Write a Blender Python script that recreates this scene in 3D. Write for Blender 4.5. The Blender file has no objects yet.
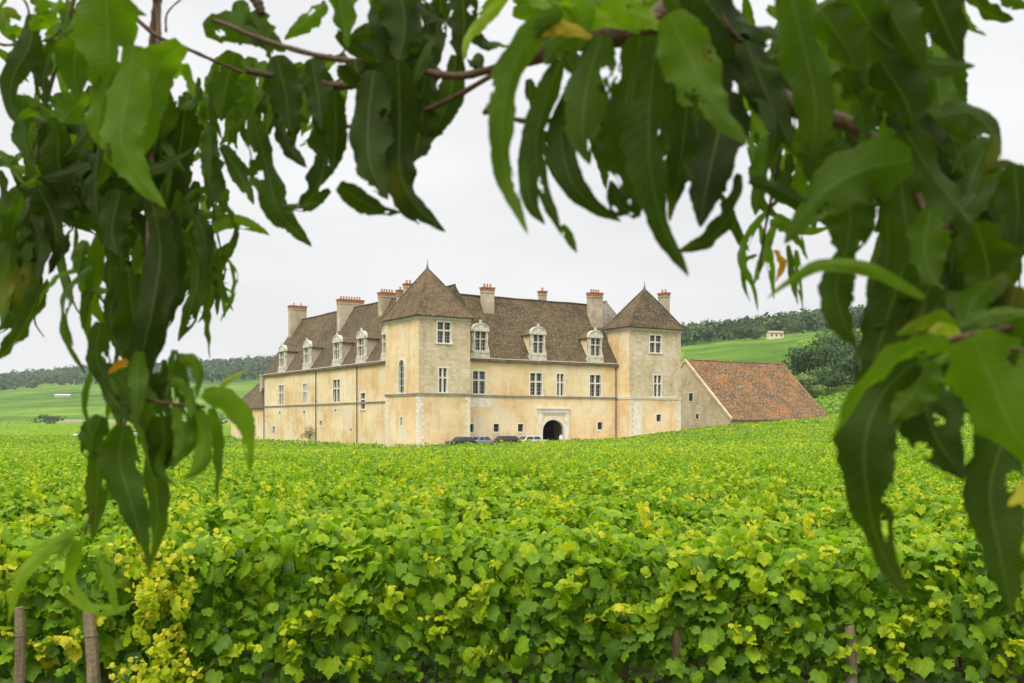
import bpy, bmesh, math, random
import numpy as np
from mathutils import Vector, Matrix, noise
R = math.radians
random.seed(11); RNG = np.random.default_rng(11)
scene = bpy.context.scene
C = scene.collection

# ------------------------------------------------------------------ camera
EYE = Vector((0.0, 0.0, 1.8))
cam_data = bpy.data.cameras.new('camera')
cam = bpy.data.objects.new('camera', cam_data); C.objects.link(cam)
cam.location = EYE; cam.rotation_euler = (R(90), 0, 0)
cam_data.sensor_width = 36; cam_data.lens = 36; cam_data.shift_y = 82.5/1024
cam_data.clip_start = 0.05; cam_data.clip_end = 8000
cam_data.dof.use_dof = True; cam_data.dof.focus_distance = 60; cam_data.dof.aperture_fstop = 11
scene.camera = cam

# ------------------------------------------------------------------ sky, sun, exposure
SUN_EL, SUN_AZ = R(52), R(205)      # azimuth measured from +Y clockwise
world = bpy.data.worlds.new('World'); scene.world = world; world.use_nodes = True
nt = world.node_tree; nt.nodes.clear()
def wn(t, **k):
    n = nt.nodes.new(t)
    for a, b in k.items(): setattr(n, a, b)
    return n
out = wn('ShaderNodeOutputWorld'); bg = wn('ShaderNodeBackground'); bg.inputs[1].default_value = 0.10
sky = wn('ShaderNodeTexSky'); sky.sky_type = 'NISHITA'; sky.sun_disc = False
sky.sun_elevation = SUN_EL; sky.sun_rotation = SUN_AZ; sky.dust_density = 5; sky.air_density = 1.0
tc = wn('ShaderNodeTexCoord'); sp = wn('ShaderNodeSeparateXYZ')
ramp = wn('ShaderNodeValToRGB')      # overcast sky: brighter toward the zenith
e = ramp.color_ramp.elements
e[0].position = 0.0; e[0].color = (7.35, 7.35, 7.38, 1)
e[1].position = 1.0; e[1].color = (26, 26, 26, 1)
m_ = ramp.color_ramp.elements.new(0.38); m_.color = (8.3, 8.3, 8.35, 1)
nz = wn('ShaderNodeTexNoise'); nz.inputs['Scale'].default_value = 3.0; nz.inputs['Detail'].default_value = 5
mp = wn('ShaderNodeMapping'); mp.inputs['Scale'].default_value = (1, 1, 4)
mr = wn('ShaderNodeMapRange'); mr.inputs['To Min'].default_value = 0.92; mr.inputs['To Max'].default_value = 1.07
mr.inputs['From Min'].default_value = 0.3; mr.inputs['From Max'].default_value = 0.7
mul = wn('ShaderNodeMixRGB', blend_type='MULTIPLY'); mul.inputs[0].default_value = 1
mix = wn('ShaderNodeMixRGB'); mix.inputs[0].default_value = 0.92
L = nt.links.new
L(tc.outputs['Generated'], sp.inputs[0]); L(sp.outputs['Z'], ramp.inputs[0])
L(tc.outputs['Generated'], mp.inputs[0]); L(mp.outputs[0], nz.inputs['Vector']); L(nz.outputs[0], mr.inputs[0])
L(ramp.outputs[0], mul.inputs[1]); L(mr.outputs[0], mul.inputs[2])
L(sky.outputs[0], mix.inputs[1]); L(mul.outputs[0], mix.inputs[2]); L(mix.outputs[0], bg.inputs[0]); L(bg.outputs[0], out.inputs[0])
sd = bpy.data.lights.new('sun', 'SUN'); sd.energy = 1.8; sd.angle = R(25); sd.color = (1.0, 0.95, 0.87)
so = bpy.data.objects.new('sun', sd); C.objects.link(so)
dirv = Vector((math.sin(SUN_AZ)*math.cos(SUN_EL), math.cos(SUN_AZ)*math.cos(SUN_EL), math.sin(SUN_EL)))
so.rotation_euler = dirv.to_track_quat('Z', 'Y').to_euler(); so.location = (0, -20, 60)
scene.view_settings.view_transform = 'Standard'; scene.view_settings.look = 'None'
scene.view_settings.gamma = 1; scene.view_settings.exposure = 0.28
scene.render.engine = 'CYCLES'

# ------------------------------------------------------------------ helpers
def tag(o, label=None, cat=None, group=None, kind=None):
    if label: o['label'] = label
    if cat: o['category'] = cat
    if group: o['group'] = group
    if kind: o['kind'] = kind
    return o
def empty(name, loc=(0,0,0), rz=0, label=None, cat=None, group=None):
    o = bpy.data.objects.new(name, None); C.objects.link(o); o.empty_display_size = .3
    o.location = loc; o.rotation_euler = (0,0,rz)
    return tag(o, label, cat, group)
class MB:
    def __init__(s): s.v = []; s.f = []; s.m = []
    def quad(s, a, b, c, d, m=0):
        n = len(s.v); s.v += [tuple(a), tuple(b), tuple(c), tuple(d)]; s.f.append((n, n+1, n+2, n+3)); s.m.append(m)
    def tri(s, a, b, c, m=0):
        n = len(s.v); s.v += [tuple(a), tuple(b), tuple(c)]; s.f.append((n, n+1, n+2)); s.m.append(m)
    def poly(s, pts, m=0):
        n = len(s.v); s.v += [tuple(p) for p in pts]; s.f.append(tuple(range(n, n+len(pts)))); s.m.append(m)
    def box(s, x0, x1, y0, y1, z0, z1, m=0):
        n = len(s.v)
        s.v += [(x0,y0,z0),(x1,y0,z0),(x1,y1,z0),(x0,y1,z0),(x0,y0,z1),(x1,y0,z1),(x1,y1,z1),(x0,y1,z1)]
        for q in ((0,3,2,1),(4,5,6,7),(0,1,5,4),(1,2,6,5),(2,3,7,6),(3,0,4,7)):
            s.f.append(tuple(n+i for i in q)); s.m.append(m)
    def tube(s, pts, rad, k=8, m=0, cap=True):
        pts = [Vector(p) for p in pts]; n0 = len(s.v)
        if not hasattr(rad, '__len__'): rad = [rad]*len(pts)
        up = Vector((0,0,1)); prev = None
        for i, p in enumerate(pts):
            d = (pts[min(i+1, len(pts)-1)] - pts[max(i-1, 0)]).normalized()
            a = prev if prev else (up if abs(d.z) < .9 else Vector((1,0,0)))
            x = (a - d*a.dot(d)).normalized(); y = d.cross(x); prev = x
            for j in range(k):
                t = 2*math.pi*j/k; s.v.append(tuple(p + (x*math.cos(t)+y*math.sin(t))*rad[i]))
        for i in range(len(pts)-1):
            for j in range(k):
                s.f.append((n0+i*k+j, n0+i*k+(j+1)%k, n0+(i+1)*k+(j+1)%k, n0+(i+1)*k+j)); s.m.append(m)
        if cap:
            s.f.append(tuple(n0+j for j in reversed(range(k)))); s.m.append(m)
            s.f.append(tuple(n0+(len(pts)-1)*k+j for j in range(k))); s.m.append(m)
    def prism(s, poly, y0, y1, m=0):            # polygon in x,z pushed along y
        n = len(s.v); k = len(poly)
        s.v += [(x, y0, z) for x, z in poly] + [(x, y1, z) for x, z in poly]
        s.f.append(tuple(range(n, n+k))); s.m.append(m); s.f.append(tuple(n+k+i for i in reversed(range(k)))); s.m.append(m)
        for i in range(k):
            j = (i+1) % k; s.f.append((n+j, n+i, n+k+i, n+k+j)); s.m.append(m)
    def mesh(s, name, mats, smooth=False):
        me = bpy.data.meshes.new(name); me.from_pydata(s.v, [], s.f)
        for mt in (mats if isinstance(mats, (list, tuple)) else [mats]): me.materials.append(mt)
        me.polygons.foreach_set('material_index', s.m)
        if smooth: me.polygons.foreach_set('use_smooth', [True]*len(s.f))
        me.update(); return me
    def build(s, name, mats, parent=None, loc=(0,0,0), rz=0, smooth=False):
        o = bpy.data.objects.new(name, s.mesh(name, mats, smooth)); C.objects.link(o)
        o.location = loc; o.rotation_euler = (0,0,rz)
        if parent: o.parent = parent
        return o
def np_mesh(name, V, F, mats, hue=None, smooth=False):     # V (n,3), F (m,k) constant k
    me = bpy.data.meshes.new(name); V = np.asarray(V, dtype=np.float32); F = np.asarray(F, dtype=np.int32)
    k = F.shape[1]; me.vertices.add(len(V)); me.vertices.foreach_set('co', V.ravel())
    me.loops.add(F.size); me.loops.foreach_set('vertex_index', F.ravel())
    me.polygons.add(len(F)); me.polygons.foreach_set('loop_start', np.arange(0, F.size, k, dtype=np.int32))
    try: me.polygons.foreach_set('loop_total', np.full(len(F), k, dtype=np.int32))
    except Exception: pass
    for mt in mats: me.materials.append(mt)
    if hue is not None:
        a = me.attributes.new('hue', 'FLOAT', 'FACE'); a.data.foreach_set('value', np.asarray(hue, dtype=np.float32))
    if smooth: me.polygons.foreach_set('use_smooth', np.ones(len(F), dtype=bool))
    me.update(); me.validate(); return me

# ------------------------------------------------------------------ materials
def new_mat(name):
    m = bpy.data.materials.new(name); m.use_nodes = True
    return m, m.node_tree, m.node_tree.nodes['Principled BSDF']
def nn(t, kind, **k):
    n = t.nodes.new(kind)
    for a, b in k.items(): setattr(n, a, b)
    return n
def noise_node(t, scale, detail=4, rough=.55, coord='Object', stretch=None):
    c = nn(t, 'ShaderNodeTexCoord'); n = nn(t, 'ShaderNodeTexNoise')
    n.inputs['Scale'].default_value = scale; n.inputs['Detail'].default_value = detail; n.inputs['Roughness'].default_value = rough
    if stretch:
        mpp = nn(t, 'ShaderNodeMapping'); mpp.inputs['Scale'].default_value = stretch
        t.links.new(c.outputs[coord], mpp.inputs[0]); t.links.new(mpp.outputs[0], n.inputs['Vector'])
    else: t.links.new(c.outputs[coord], n.inputs['Vector'])
    return n
def ramp_node(t, stops):
    r = nn(t, 'ShaderNodeValToRGB'); el = r.color_ramp.elements
    while len(el) < len(stops): el.new(0.5)
    for q, (p, c) in zip(el, stops): q.position = p; q.color = (*c, 1)
    return r
def mixc(t, fac, a, b, mode='MIX'):
    m = nn(t, 'ShaderNodeMixRGB', blend_type=mode)
    for i, x in enumerate((fac, a, b)):
        if hasattr(x, 'is_linked') or isinstance(x, bpy.types.NodeSocket): t.links.new(x, m.inputs[i])
        elif i == 0: m.inputs[0].default_value = x
        else: m.inputs[i].default_value = (*x, 1)
    return m.outputs[0]
def bump(t, p, sock, strength=.4, dist=.05):
    b = nn(t, 'ShaderNodeBump'); b.inputs['Strength'].default_value = strength; b.inputs['Distance'].default_value = dist
    t.links.new(sock, b.inputs['Height']); t.links.new(b.outputs[0], p.inputs['Normal'])
def mottled(name, stops, scale=1.0, rough=.9, second=None, bstr=.3, bdist=.03, stretch=None):
    m, t, p = new_mat(name); n = noise_node(t, scale, 6, .6, stretch=stretch); r = ramp_node(t, stops)
    t.links.new(n.outputs[0], r.inputs[0]); col = r.outputs[0]
    if second:
        n2 = noise_node(t, second[0], 4, .6); r2 = ramp_node(t, [(second[2], (0,0,0)), (second[3], (1,1,1))])
        t.links.new(n2.outputs[0], r2.inputs[0]); col = mixc(t, r2.outputs[0], col, second[1])
    t.links.new(col, p.inputs['Base Color']); p.inputs['Roughness'].default_value = rough
    p.inputs['Specular IOR Level'].default_value = .25
    n3 = noise_node(t, scale*12, 3); bump(t, p, n3.outputs[0], bstr, bdist)
    return m
def plaster(name, base, pale, dark, brick=False):
    m, t, p = new_mat(name)
    n1 = noise_node(t, .16, 5, .6, stretch=(1,1,1.6)); r1 = ramp_node(t, [(.34, dark), (.5, base), (.66, pale)])
    t.links.new(n1.outputs[0], r1.inputs[0])
    n2 = noise_node(t, .9, 6, .7, stretch=(1,1,.35)); r2 = ramp_node(t, [(.30, (.76,.72,.66)), (.5, (1,1,1))])
    t.links.new(n2.outputs[0], r2.inputs[0]); col = mixc(t, 1, r1.outputs[0], r2.outputs[0], 'MULTIPLY')
    n3 = noise_node(t, .33, 4, .7); r3 = ramp_node(t, [(.55, (0,0,0)), (.62, (.8,.8,.8))])
    t.links.new(n3.outputs[0], r3.inputs[0]); col = mixc(t, r3.outputs[0], col, tuple(.5*(a+b) for a, b in zip(pale, (.62,.58,.48))))
    if brick:
        c = nn(t, 'ShaderNodeTexCoord'); s = nn(t, 'ShaderNodeSeparateXYZ'); ad = nn(t, 'ShaderNodeMath', operation='ADD')
        cb = nn(t, 'ShaderNodeCombineXYZ'); t.links.new(c.outputs['Object'], s.inputs[0])
        t.links.new(s.outputs[0], ad.inputs[0]); t.links.new(s.outputs[1], ad.inputs[1])
        t.links.new(ad.outputs[0], cb.inputs[0]); t.links.new(s.outputs[2], cb.inputs[1])
        b = nn(t, 'ShaderNodeTexBrick'); b.inputs['Scale'].default_value = 1
        b.inputs['Brick Width'].default_value = .62; b.inputs['Row Height'].default_value = .33; b.inputs['Mortar Size'].default_value = .03
        b.inputs['Color1'].default_value = (1,1,1,1); b.inputs['Color2'].default_value = (.72,.70,.66,1); b.inputs['Mortar'].default_value = (.85,.8,.68,1)
        t.links.new(cb.outputs[0], b.inputs['Vector']); col = mixc(t, .75, col, b.outputs[0], 'MULTIPLY')
    t.links.new(col, p.inputs['Base Color']); p.inputs['Roughness'].default_value = .95
    p.inputs['Specular IOR Level'].default_value = .15
    n4 = noise_node(t, 4, 5); bump(t, p, n4.outputs[0], .4, .06)
    return m
def tile_mat(name, c1, c2, c3, lich, lichlo=.58, lichhi=.7):
    m, t, p = new_mat(name)
    n1 = noise_node(t, .35, 5, .65); r1 = ramp_node(t, [(.32, c1), (.5, c2), (.68, c3)]); t.links.new(n1.outputs[0], r1.inputs[0])
    n2 = noise_node(t, 3.2, 5, .75); r2 = ramp_node(t, [(lichlo, (0,0,0)), (lichhi, (1,1,1))]); t.links.new(n2.outputs[0], r2.inputs[0])
    col = mixc(t, r2.outputs[0], r1.outputs[0], lich)
    v = nn(t, 'ShaderNodeTexVoronoi'); v.inputs['Scale'].default_value = 3.3; c = nn(t, 'ShaderNodeTexCoord')
    t.links.new(c.outputs['Object'], v.inputs['Vector'])
    r3 = ramp_node(t, [(0, (.6,.6,.6)), (1, (1.25,1.25,1.25))]); s = nn(t, 'ShaderNodeSeparateColor')
    t.links.new(v.outputs['Color'], s.inputs[0]); t.links.new(s.outputs[0], r3.inputs[0])
    col = mixc(t, .85, col, r3.outputs[0], 'MULTIPLY')
    t.links.new(col, p.inputs['Base Color']); p.inputs['Roughness'].default_value = .9; p.inputs['Specular IOR Level'].default_value = .2
    w = nn(t, 'ShaderNodeTexWave', bands_direction='Z'); w.inputs['Scale'].default_value = 1.1; w.inputs['Distortion'].default_value = .6
    t.links.new(c.outputs['Object'], w.inputs['Vector']); bump(t, p, w.outputs[0], .5, .06)
    return m
def leaf_mat(name, stops, trans=.35, rough=.5, spec=.4, noise_scale=None, vein=False):
    m, t, p = new_mat(name); a = nn(t, 'ShaderNodeAttribute', attribute_name='hue')
    r = ramp_node(t, stops); t.links.new(a.outputs['Fac'], r.inputs[0]); col = r.outputs[0]
    if noise_scale:
        n = noise_node(t, noise_scale, 4, .6); r2 = ramp_node(t, [(.3, (.7,.72,.7)), (.7, (1.25,1.2,1.1))]); t.links.new(n.outputs[0], r2.inputs[0])
        col = mixc(t, 1, col, r2.outputs[0], 'MULTIPLY')
    t.links.new(col, p.inputs['Base Color']); p.inputs['Roughness'].default_value = rough; p.inputs['Specular IOR Level'].default_value = spec
    tr = nn(t, 'ShaderNodeBsdfTranslucent'); mx = nn(t, 'ShaderNodeMixShader'); mx.inputs[0].default_value = trans
    tcol = mixc(t, 1, col, (1.15, 1.35, .55), 'MULTIPLY'); t.links.new(tcol, tr.inputs[0])
    o = t.nodes['Material Output']; t.links.new(p.outputs[0], mx.inputs[1]); t.links.new(tr.outputs[0], mx.inputs[2]); t.links.new(mx.outputs[0], o.inputs[0])
    return m
def simple(name, col, rough=.6, metal=0, spec=.5):
    return mottled(name, [(.3, tuple(c*.85 for c in col)), (.7, tuple(min(1, c*1.1) for c in col))], 2.5, rough, bstr=.1) if not metal else _metal(name, col, rough, metal)
def _metal(name, col, rough, metal):
    m, t, p = new_mat(name); p.inputs['Base Color'].default_value = (*col, 1); p.inputs['Roughness'].default_value = rough; p.inputs['Metallic'].default_value = metal
    return m
M = {}
M['plaster'] = plaster('ochre_render', (.76,.58,.32), (.82,.69,.45), (.67,.46,.22))
M['rubble'] = plaster('weathered_stone', (.66,.55,.37), (.73,.64,.46), (.54,.44,.29), True)
M['barnwall'] = plaster('barn_stone', (.62,.50,.32), (.68,.57,.39), (.50,.38,.22), True)
M['stone'] = mottled('pale_dressed_stone', [(.3, (.62,.57,.45)), (.7, (.82,.78,.67))], 1.5)
M['band'] = mottled('grey_string_stone', [(.3, (.26,.23,.18)), (.7, (.42,.38,.30))], 1.2)
M['tile'] = tile_mat('brown_tiles', (.066,.049,.028), (.102,.074,.039), (.140,.092,.044), (.22,.195,.11), .53, .68)
M['tile_hot'] = tile_mat('lichened_orange_tiles', (.085,.052,.022), (.160,.074,.022), (.27,.105,.020), (.28,.25,.17), .50, .62)
M['slate'] = tile_mat('grey_tiles', (.17,.15,.125), (.21,.185,.155), (.24,.21,.17), (.27,.24,.18))
M['chim'] = plaster('chimney_render', (.46,.38,.26), (.52,.44,.32), (.34,.28,.19))
M['brick'] = mottled('orange_chimney_brick', [(.3, (.34,.14,.06)), (.7, (.46,.23,.12))], 3)
M['glass'] = new_mat('dark_window_glass')[0]
_p = M['glass'].node_tree.nodes['Principled BSDF']; _p.inputs['Base Color'].default_value = (.025,.028,.03,1); _p.inputs['Roughness'].default_value = .12
M['interior_shade'] = simple('dark_interior', (.03,.026,.02))  # near-black colour carries the shade inside the gate passage and openings
M['bars'] = simple('pale_painted_wood', (.40,.38,.33))
M['lead'] = simple('lead_grey', (.16,.16,.15))
M['pipe'] = simple('zinc_downpipe', (.10,.095,.09))
M['bark'] = mottled('bark', [(.3, (.07,.045,.03)), (.7, (.16,.11,.07))], 6)
M['post'] = mottled('weathered_post', [(.3, (.09,.07,.04)), (.7, (.26,.20,.12))], 4, stretch=(6,6,1))
M['twig'] = mottled('red_brown_twig', [(.3, (.055,.028,.014)), (.7, (.115,.065,.03))], 18, rough=.6)

# ------------------------------------------------------------------ the lie of the land
GX = [-400,-200,-60,-31,-11,14,22,40,60,120,260]
GZ = [-1.4,-1.6,-2.0,-2.15,-2.3,-1.35,-.5,.9,2.2,5.0,10.0]
P0 = Vector((-11.86, 130.0, 0)); CA = math.atan2(.546, .838)
D1 = Vector((math.cos(CA), math.sin(CA), 0)); D2 = Vector((-math.sin(CA), math.cos(CA), 0))
def uv_of(x, y):
    d = Vector((x, y, 0)) - P0; return d.dot(D1), d.dot(D2)
def sstep(a, b, x):
    t = min(1, max(0, (x-a)/(b-a))); return t*t*(3-2*t)
CR = [(-700,28,500,1800),(-300,38,480,1800),(0,45,460,1800),(60,51,460,1800),(130,56,460,1800),(265,62,460,1800),(480,62,360,1500),
      (680,80,240,1050),(760,86,235,1000),(830,91,230,950),(1024,104,230,900),(1500,112,230,900),(2200,90,230,900)]
def crest(px):
    P = [c[0] for c in CR]
    return [float(np.interp(px, P, [c[i] for c in CR])) for i in (1,2,3)]
def ground(x, y):
    yy = max(y, 1.0); px = 512 + 1024*x/max(yy, 60)
    g = float(np.interp(x, GX, GZ)) * sstep(2, 125, y)
    u, v = uv_of(x, y)
    pad = sstep(-10, -5, u)*sstep(48, 38, u)*sstep(-9, -3, v)*sstep(90, 75, v)
    if pad > 0: g = g*(1-pad) + max(g, -1.35)*pad
    if y > 165:
        ec, y0, yc = crest(px)
        base = g*(1-sstep(165, 420, y)) + (.75 if px < 480 else max(g, .9))*sstep(165, 420, y)
        if px < 520: g = base
        t = (y-y0)/(yc-y0)
        if t > 0:
            prof = t if t < 1 else 1 - .6*sstep(1, 3, t)
            rise = ec/1024*yc*(prof**float(np.interp(px, [300, 520], [1.25, .85])) if t < 1 else prof)
            g = g + rise
    return g
def pt(px, py, D):        # a point D metres ahead
    return Vector(((px-512)/1024*D, D, 1.8+(424-py)/1024*D))
# ------------------------------------------------------------------ ground sheet
def ground_mat():
    m, t, p = new_mat('field_ground')
    n1 = noise_node(t, .02, 4, .6); r1 = ramp_node(t, [(.35, (.070,.135,.028)), (.5, (.105,.195,.035)), (.65, (.15,.235,.05))]); t.links.new(n1.outputs[0], r1.inputs[0])
    n2 = noise_node(t, .6, 5, .7); r2 = ramp_node(t, [(.35, (.6,.6,.6)), (.65, (1.15,1.15,1.1))]); t.links.new(n2.outputs[0], r2.inputs[0])
    col = mixc(t, 1, r1.outputs[0], r2.outputs[0], 'MULTIPLY')
    # far plots of different vineyards: irregular cells, paler and darker
    c = nn(t, 'ShaderNodeTexCoord'); mpp = nn(t, 'ShaderNodeMapping'); mpp.inputs['Scale'].default_value = (.009,.0045,0); mpp.inputs['Rotation'].default_value = (0,0,.35)
    t.links.new(c.outputs['Object'], mpp.inputs[0]); v = nn(t, 'ShaderNodeTexVoronoi'); v.inputs['Scale'].default_value = 1; v.distance = 'CHEBYCHEV'
    t.links.new(mpp.outputs[0], v.inputs['Vector']); s = nn(t, 'ShaderNodeSeparateColor'); t.links.new(v.outputs['Color'], s.inputs[0])
    r3 = ramp_node(t, [(0, (.55,.68,.6)), (1, (1.45,1.3,1.1))]); t.links.new(s.outputs[0], r3.inputs[0]); col = mixc(t, .9, col, r3.outputs[0], 'MULTIPLY')
    # near: bare brown soil between rows
    sx = nn(t, 'ShaderNodeSeparateXYZ'); t.links.new(c.outputs['Object'], sx.inputs[0])
    mr_ = nn(t, 'ShaderNodeMapRange'); mr_.inputs['From Min'].default_value = 90; mr_.inputs['From Max'].default_value = 180; t.links.new(sx.outputs[1], mr_.inputs[0])
    n5 = noise_node(t, 2.5, 5, .7); r5 = ramp_node(t, [(.4, (.11,.085,.05)), (.6, (.09,.14,.035))]); t.links.new(n5.outputs[0], r5.inputs[0])
    col = mixc(t, mr_.outputs[0], r5.outputs[0], col)
    t.links.new(col, p.inputs['Base Color']); p.inputs['Roughness'].default_value = 1; p.inputs['Specular IOR Level'].default_value = 0
    n6 = noise_node(t, 3, 4); bump(t, p, n6.outputs[0], .5, .15)
    return m
ths = np.linspace(-1.25, 1.25, 220)
rs = np.concatenate([np.linspace(-30, 20, 20), np.linspace(22, 200, 70), np.geomspace(204, 6000, 110)])
V = []
for r in rs:
    for th in ths:
        x = math.tan(th)*max(r, 0) + th*40; V.append((x, r, ground(x, r) + (noise.noise(Vector((x*.006, r*.006, 0)))*3*sstep(400, 900, r))))
nT = len(ths); F = []
for i in range(len(rs)-1):
    for j in range(nT-1): F.append((i*nT+j, i*nT+j+1, (i+1)*nT+j+1, (i+1)*nT+j))
me = np_mesh('ground', V, F, [ground_mat()], smooth=True)
go = bpy.data.objects.new('ground', me); C.objects.link(go); tag(go, kind='structure')
def terr(x, y): return ground(x, y) + (noise.noise(Vector((x*.006, y*.006, 0)))*3*sstep(400, 900, y))

# gravel forecourt in front of the gate
mb = MB()
for i in range(-7, 46):
    for j in range(-6, 3):
        q = []
        for du, dv in ((0,0),(1,0),(1,1),(0,1)):
            p = P0 + D1*(i+du) + D2*(j+dv); q.append((p.x, p.y, terr(p.x, p.y)+.03))
        mb.quad(*q)
fc = mb.build('forecourt', mottled('pale_gravel', [(.3, (.30,.26,.20)), (.7, (.42,.37,.29))], 2)); tag(fc, kind='structure')

# ------------------------------------------------------------------ the chateau
BZ = -1.6
ch = empty('chateau', (P0.x, P0.y, BZ), CA, 'ochre stone manor house with two square towers and steep brown roofs beyond the vines', 'manor house')
FR, SD = 0.0, -math.pi/2
def wall_panel(mb, W0, W1, z0, z1, openings, mi=0, depth=.35, split=None):
    """wall in local x (along), y (into the wall), z; openings (x0,x1,z0,z1[,arch])"""
    xs = sorted({W0, W1, *[o[0] for o in openings], *[o[1] for o in openings]})
    zs = sorted({z0, z1, *([split] if split else []), *[o[2] for o in openings], *[o[3] for o in openings]})
    for a, b in zip(xs, xs[1:]):
        for c, d in zip(zs, zs[1:]):
            mx_, mz_ = (a+b)/2, (c+d)/2
            if any(o[0] < mx_ < o[1] and o[2] < mz_ < o[3] for o in openings): continue
            k = mi if not isinstance(mi, tuple) else (mi[0] if mz_ < split else mi[1])
            mb.quad((a,0,c), (b,0,c), (b,0,d), (a,0,d), k)
    for o in openings:
        a, b, c, d = o[:4]; k = 2
        if len(o) > 4:
            h = o[4]; n = 10; cx = (a+b)/2; rw = (b-a)/2; sp_ = d-h     # arch rises from d-h to d
            arc = [(cx-rw*math.cos(math.pi*i/n), sp_+h*math.sin(math.pi*i/n)**(.8)) for i in range(n+1)]
            for (x0,zz0), (x1,zz1) in zip(arc, arc[1:]):
                mb.quad((x0,0,zz0), (x1,0,zz1), (x1,0,d), (x0,0,d), mi if not isinstance(mi, tuple) else mi[1])
                mb.quad((x0,0,zz0), (x0,depth,zz0), (x1,depth,zz1), (x1,0,zz1), k)
            mb.quad((a,0,c), (a,depth,c), (a,depth,sp_), (a,0,sp_), k); mb.quad((b,0,c), (b,0,sp_), (b,depth,sp_), (b,depth,c), k)
            mb.quad((a,0,c), (b,0,c), (b,depth,c), (a,depth,c), k)
        else:
            mb.quad((a,0,c), (a,depth,c), (a,depth,d), (a,0,d), k); mb.quad((b,0,c), (b,0,d), (b,depth,d), (b,depth,c), k)
            mb.quad((a,0,d), (a,depth,d), (b,depth,d), (b,0,d), k); mb.quad((a,0,c), (b,0,c), (b,depth,c), (a,depth,c), k)
def xf(mb, start, loc, rz):          # move everything added since start
    m4 = Matrix.Translation(loc) @ Matrix.Rotation(rz, 4, 'Z')
    for i in range(start, len(mb.v)): mb.v[i] = tuple(m4 @ Vector(mb.v[i]))
def window(parent, x, zc0, zc1, w, loc, rz, cols=2, transom=.6, frame=.2, bars=True, label=None):
    """stone dressed window in an opening; x centre, local to (loc, rz)"""
    h = zc1-zc0; mb = MB(); f = frame; pr = -.035; y1 = .12
    mb.box(-w/2-f, -w/2, pr, y1, -.02, h+f); mb.box(w/2, w/2+f, pr, y1, -.02, h+f)
    mb.box(-w/2, w/2, pr, y1, h, h+f+.003); mb.box(-w/2-f-.1, w/2+f+.1, pr-.1, y1, -.22, -.02)
    if cols == 2: mb.box(-.1, .1, .02, .26, 0, h)
    if transom:
        for a, b in (((-w/2, -.1), (.1, w/2)) if cols == 2 else ((-w/2, w/2),)): mb.box(a, b, .023, .257, h*transom-.09, h*transom+.09)
    o = mb.build('window', M['stone'], parent, Vector(loc) + Matrix.Rotation(rz, 3, 'Z') @ Vector((x, 0, zc0)), rz)
    g = MB(); g.box(-w/2, w/2, .30, .33, 0, h); g.build('pane', M['glass'], o)
    if bars:
        b = MB(); n = 4 if cols == 2 else 2
        for i in range(n+1):
            xx = -w/2 + w*i/n; b.box(xx-.025, xx+.025, .262, .30, 0, h)
        for i in range(0, 7):
            z = h*i/6; b.box(-w/2, w/2, .267, .298, max(0, z-.02), min(h, z+.02))
        b.build('glazing_bars', M['bars'], o)
    return o
def small_window(parent, x, z0, z1, w, loc, rz):
    h = z1-z0; mb = MB(); f = .18
    mb.box(-w/2-f, -w/2, -.03, .1, -f, h+f); mb.box(w/2, w/2+f, -.03, .1, -f, h+f); mb.box(-w/2, w/2, -.03, .1, h, h+f); mb.box(-w/2, w/2, -.03, .1, -f, 0)
    o = mb.build('window', M['stone'], parent, Vector(loc) + Matrix.Rotation(rz, 3, 'Z') @ Vector((x, 0, z0)), rz)
    g = MB(); g.box(-w/2, w/2, .28, .31, 0, h); g.build('pane', M['glass'], o)
    if w > .7:
        b = MB(); b.box(-.02, .02, .2, .24, 0, h); b.box(-w/2, w/2, .2, .24, h/2-.02, h/2+.02); b.build('window_grille', M['pipe'], o)
    return o
def quoins(mb, x, z0, z1, s, face=1, alt=0):
    """alternating corner blocks; x is corner, s = direction along the wall"""
    z = z0; i = alt
    while z < z1-.05:
        h = min(.42, z1-z); l = .75 if i % 2 else .42
        a, b = (x, x+s*l) if s > 0 else (x+s*l, x)
        mb.box(a, b, -.03, .02, z+.012, z+h-.012); z += h; i += 1

# ---- front wing: local x=u, wall plane v=2.7, base z=0
FV = 2.7; EZ = 12.35; SZ = 7.05
fo = [(9.65,11.55,7.5,10.5),(18.95,20.9,7.45,10.5),(23.5,24.65,7.45,10.5),(29.4,31.35,7.45,10.5)]
fs = [(8.95,9.75,2.35,3.4),(12.95,13.8,2.35,3.4),(16.9,17.8,2.35,3.4),(30.8,31.7,2.6,3.65)]
arch = (21.0,24.7,-.5,4.0,1.85)
mb = MB(); s0 = 0
wall_panel(mb, 2.5, 44.4, -2.5, EZ, fo+fs+[arch], 0)
xf(mb, 0, (0, FV, 0), 0)
mb.quad((2.5,14.5,-2.5), (2.5,14.5,EZ), (34.4,14.5,EZ), (34.4,14.5,-2.5), 0)
mb.poly([(34.4,FV,-2.5),(34.4,14.5,-2.5),(34.4,14.5,EZ),(34.4,8.6,21.3),(34.4,FV,EZ)], 0)
mb.build('wall', [M['plaster'], M['rubble'], M['stone']], ch)
for (a,b,c,d), cols in zip(fo, (2,2,2,2)): window(ch, (a+b)/2, c, d, b-a, (0,FV,0), FR, cols)
for (a,b,c,d) in fs: small_window(ch, (a+b)/2, c, d, b-a, (0,FV,0), FR)
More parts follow.
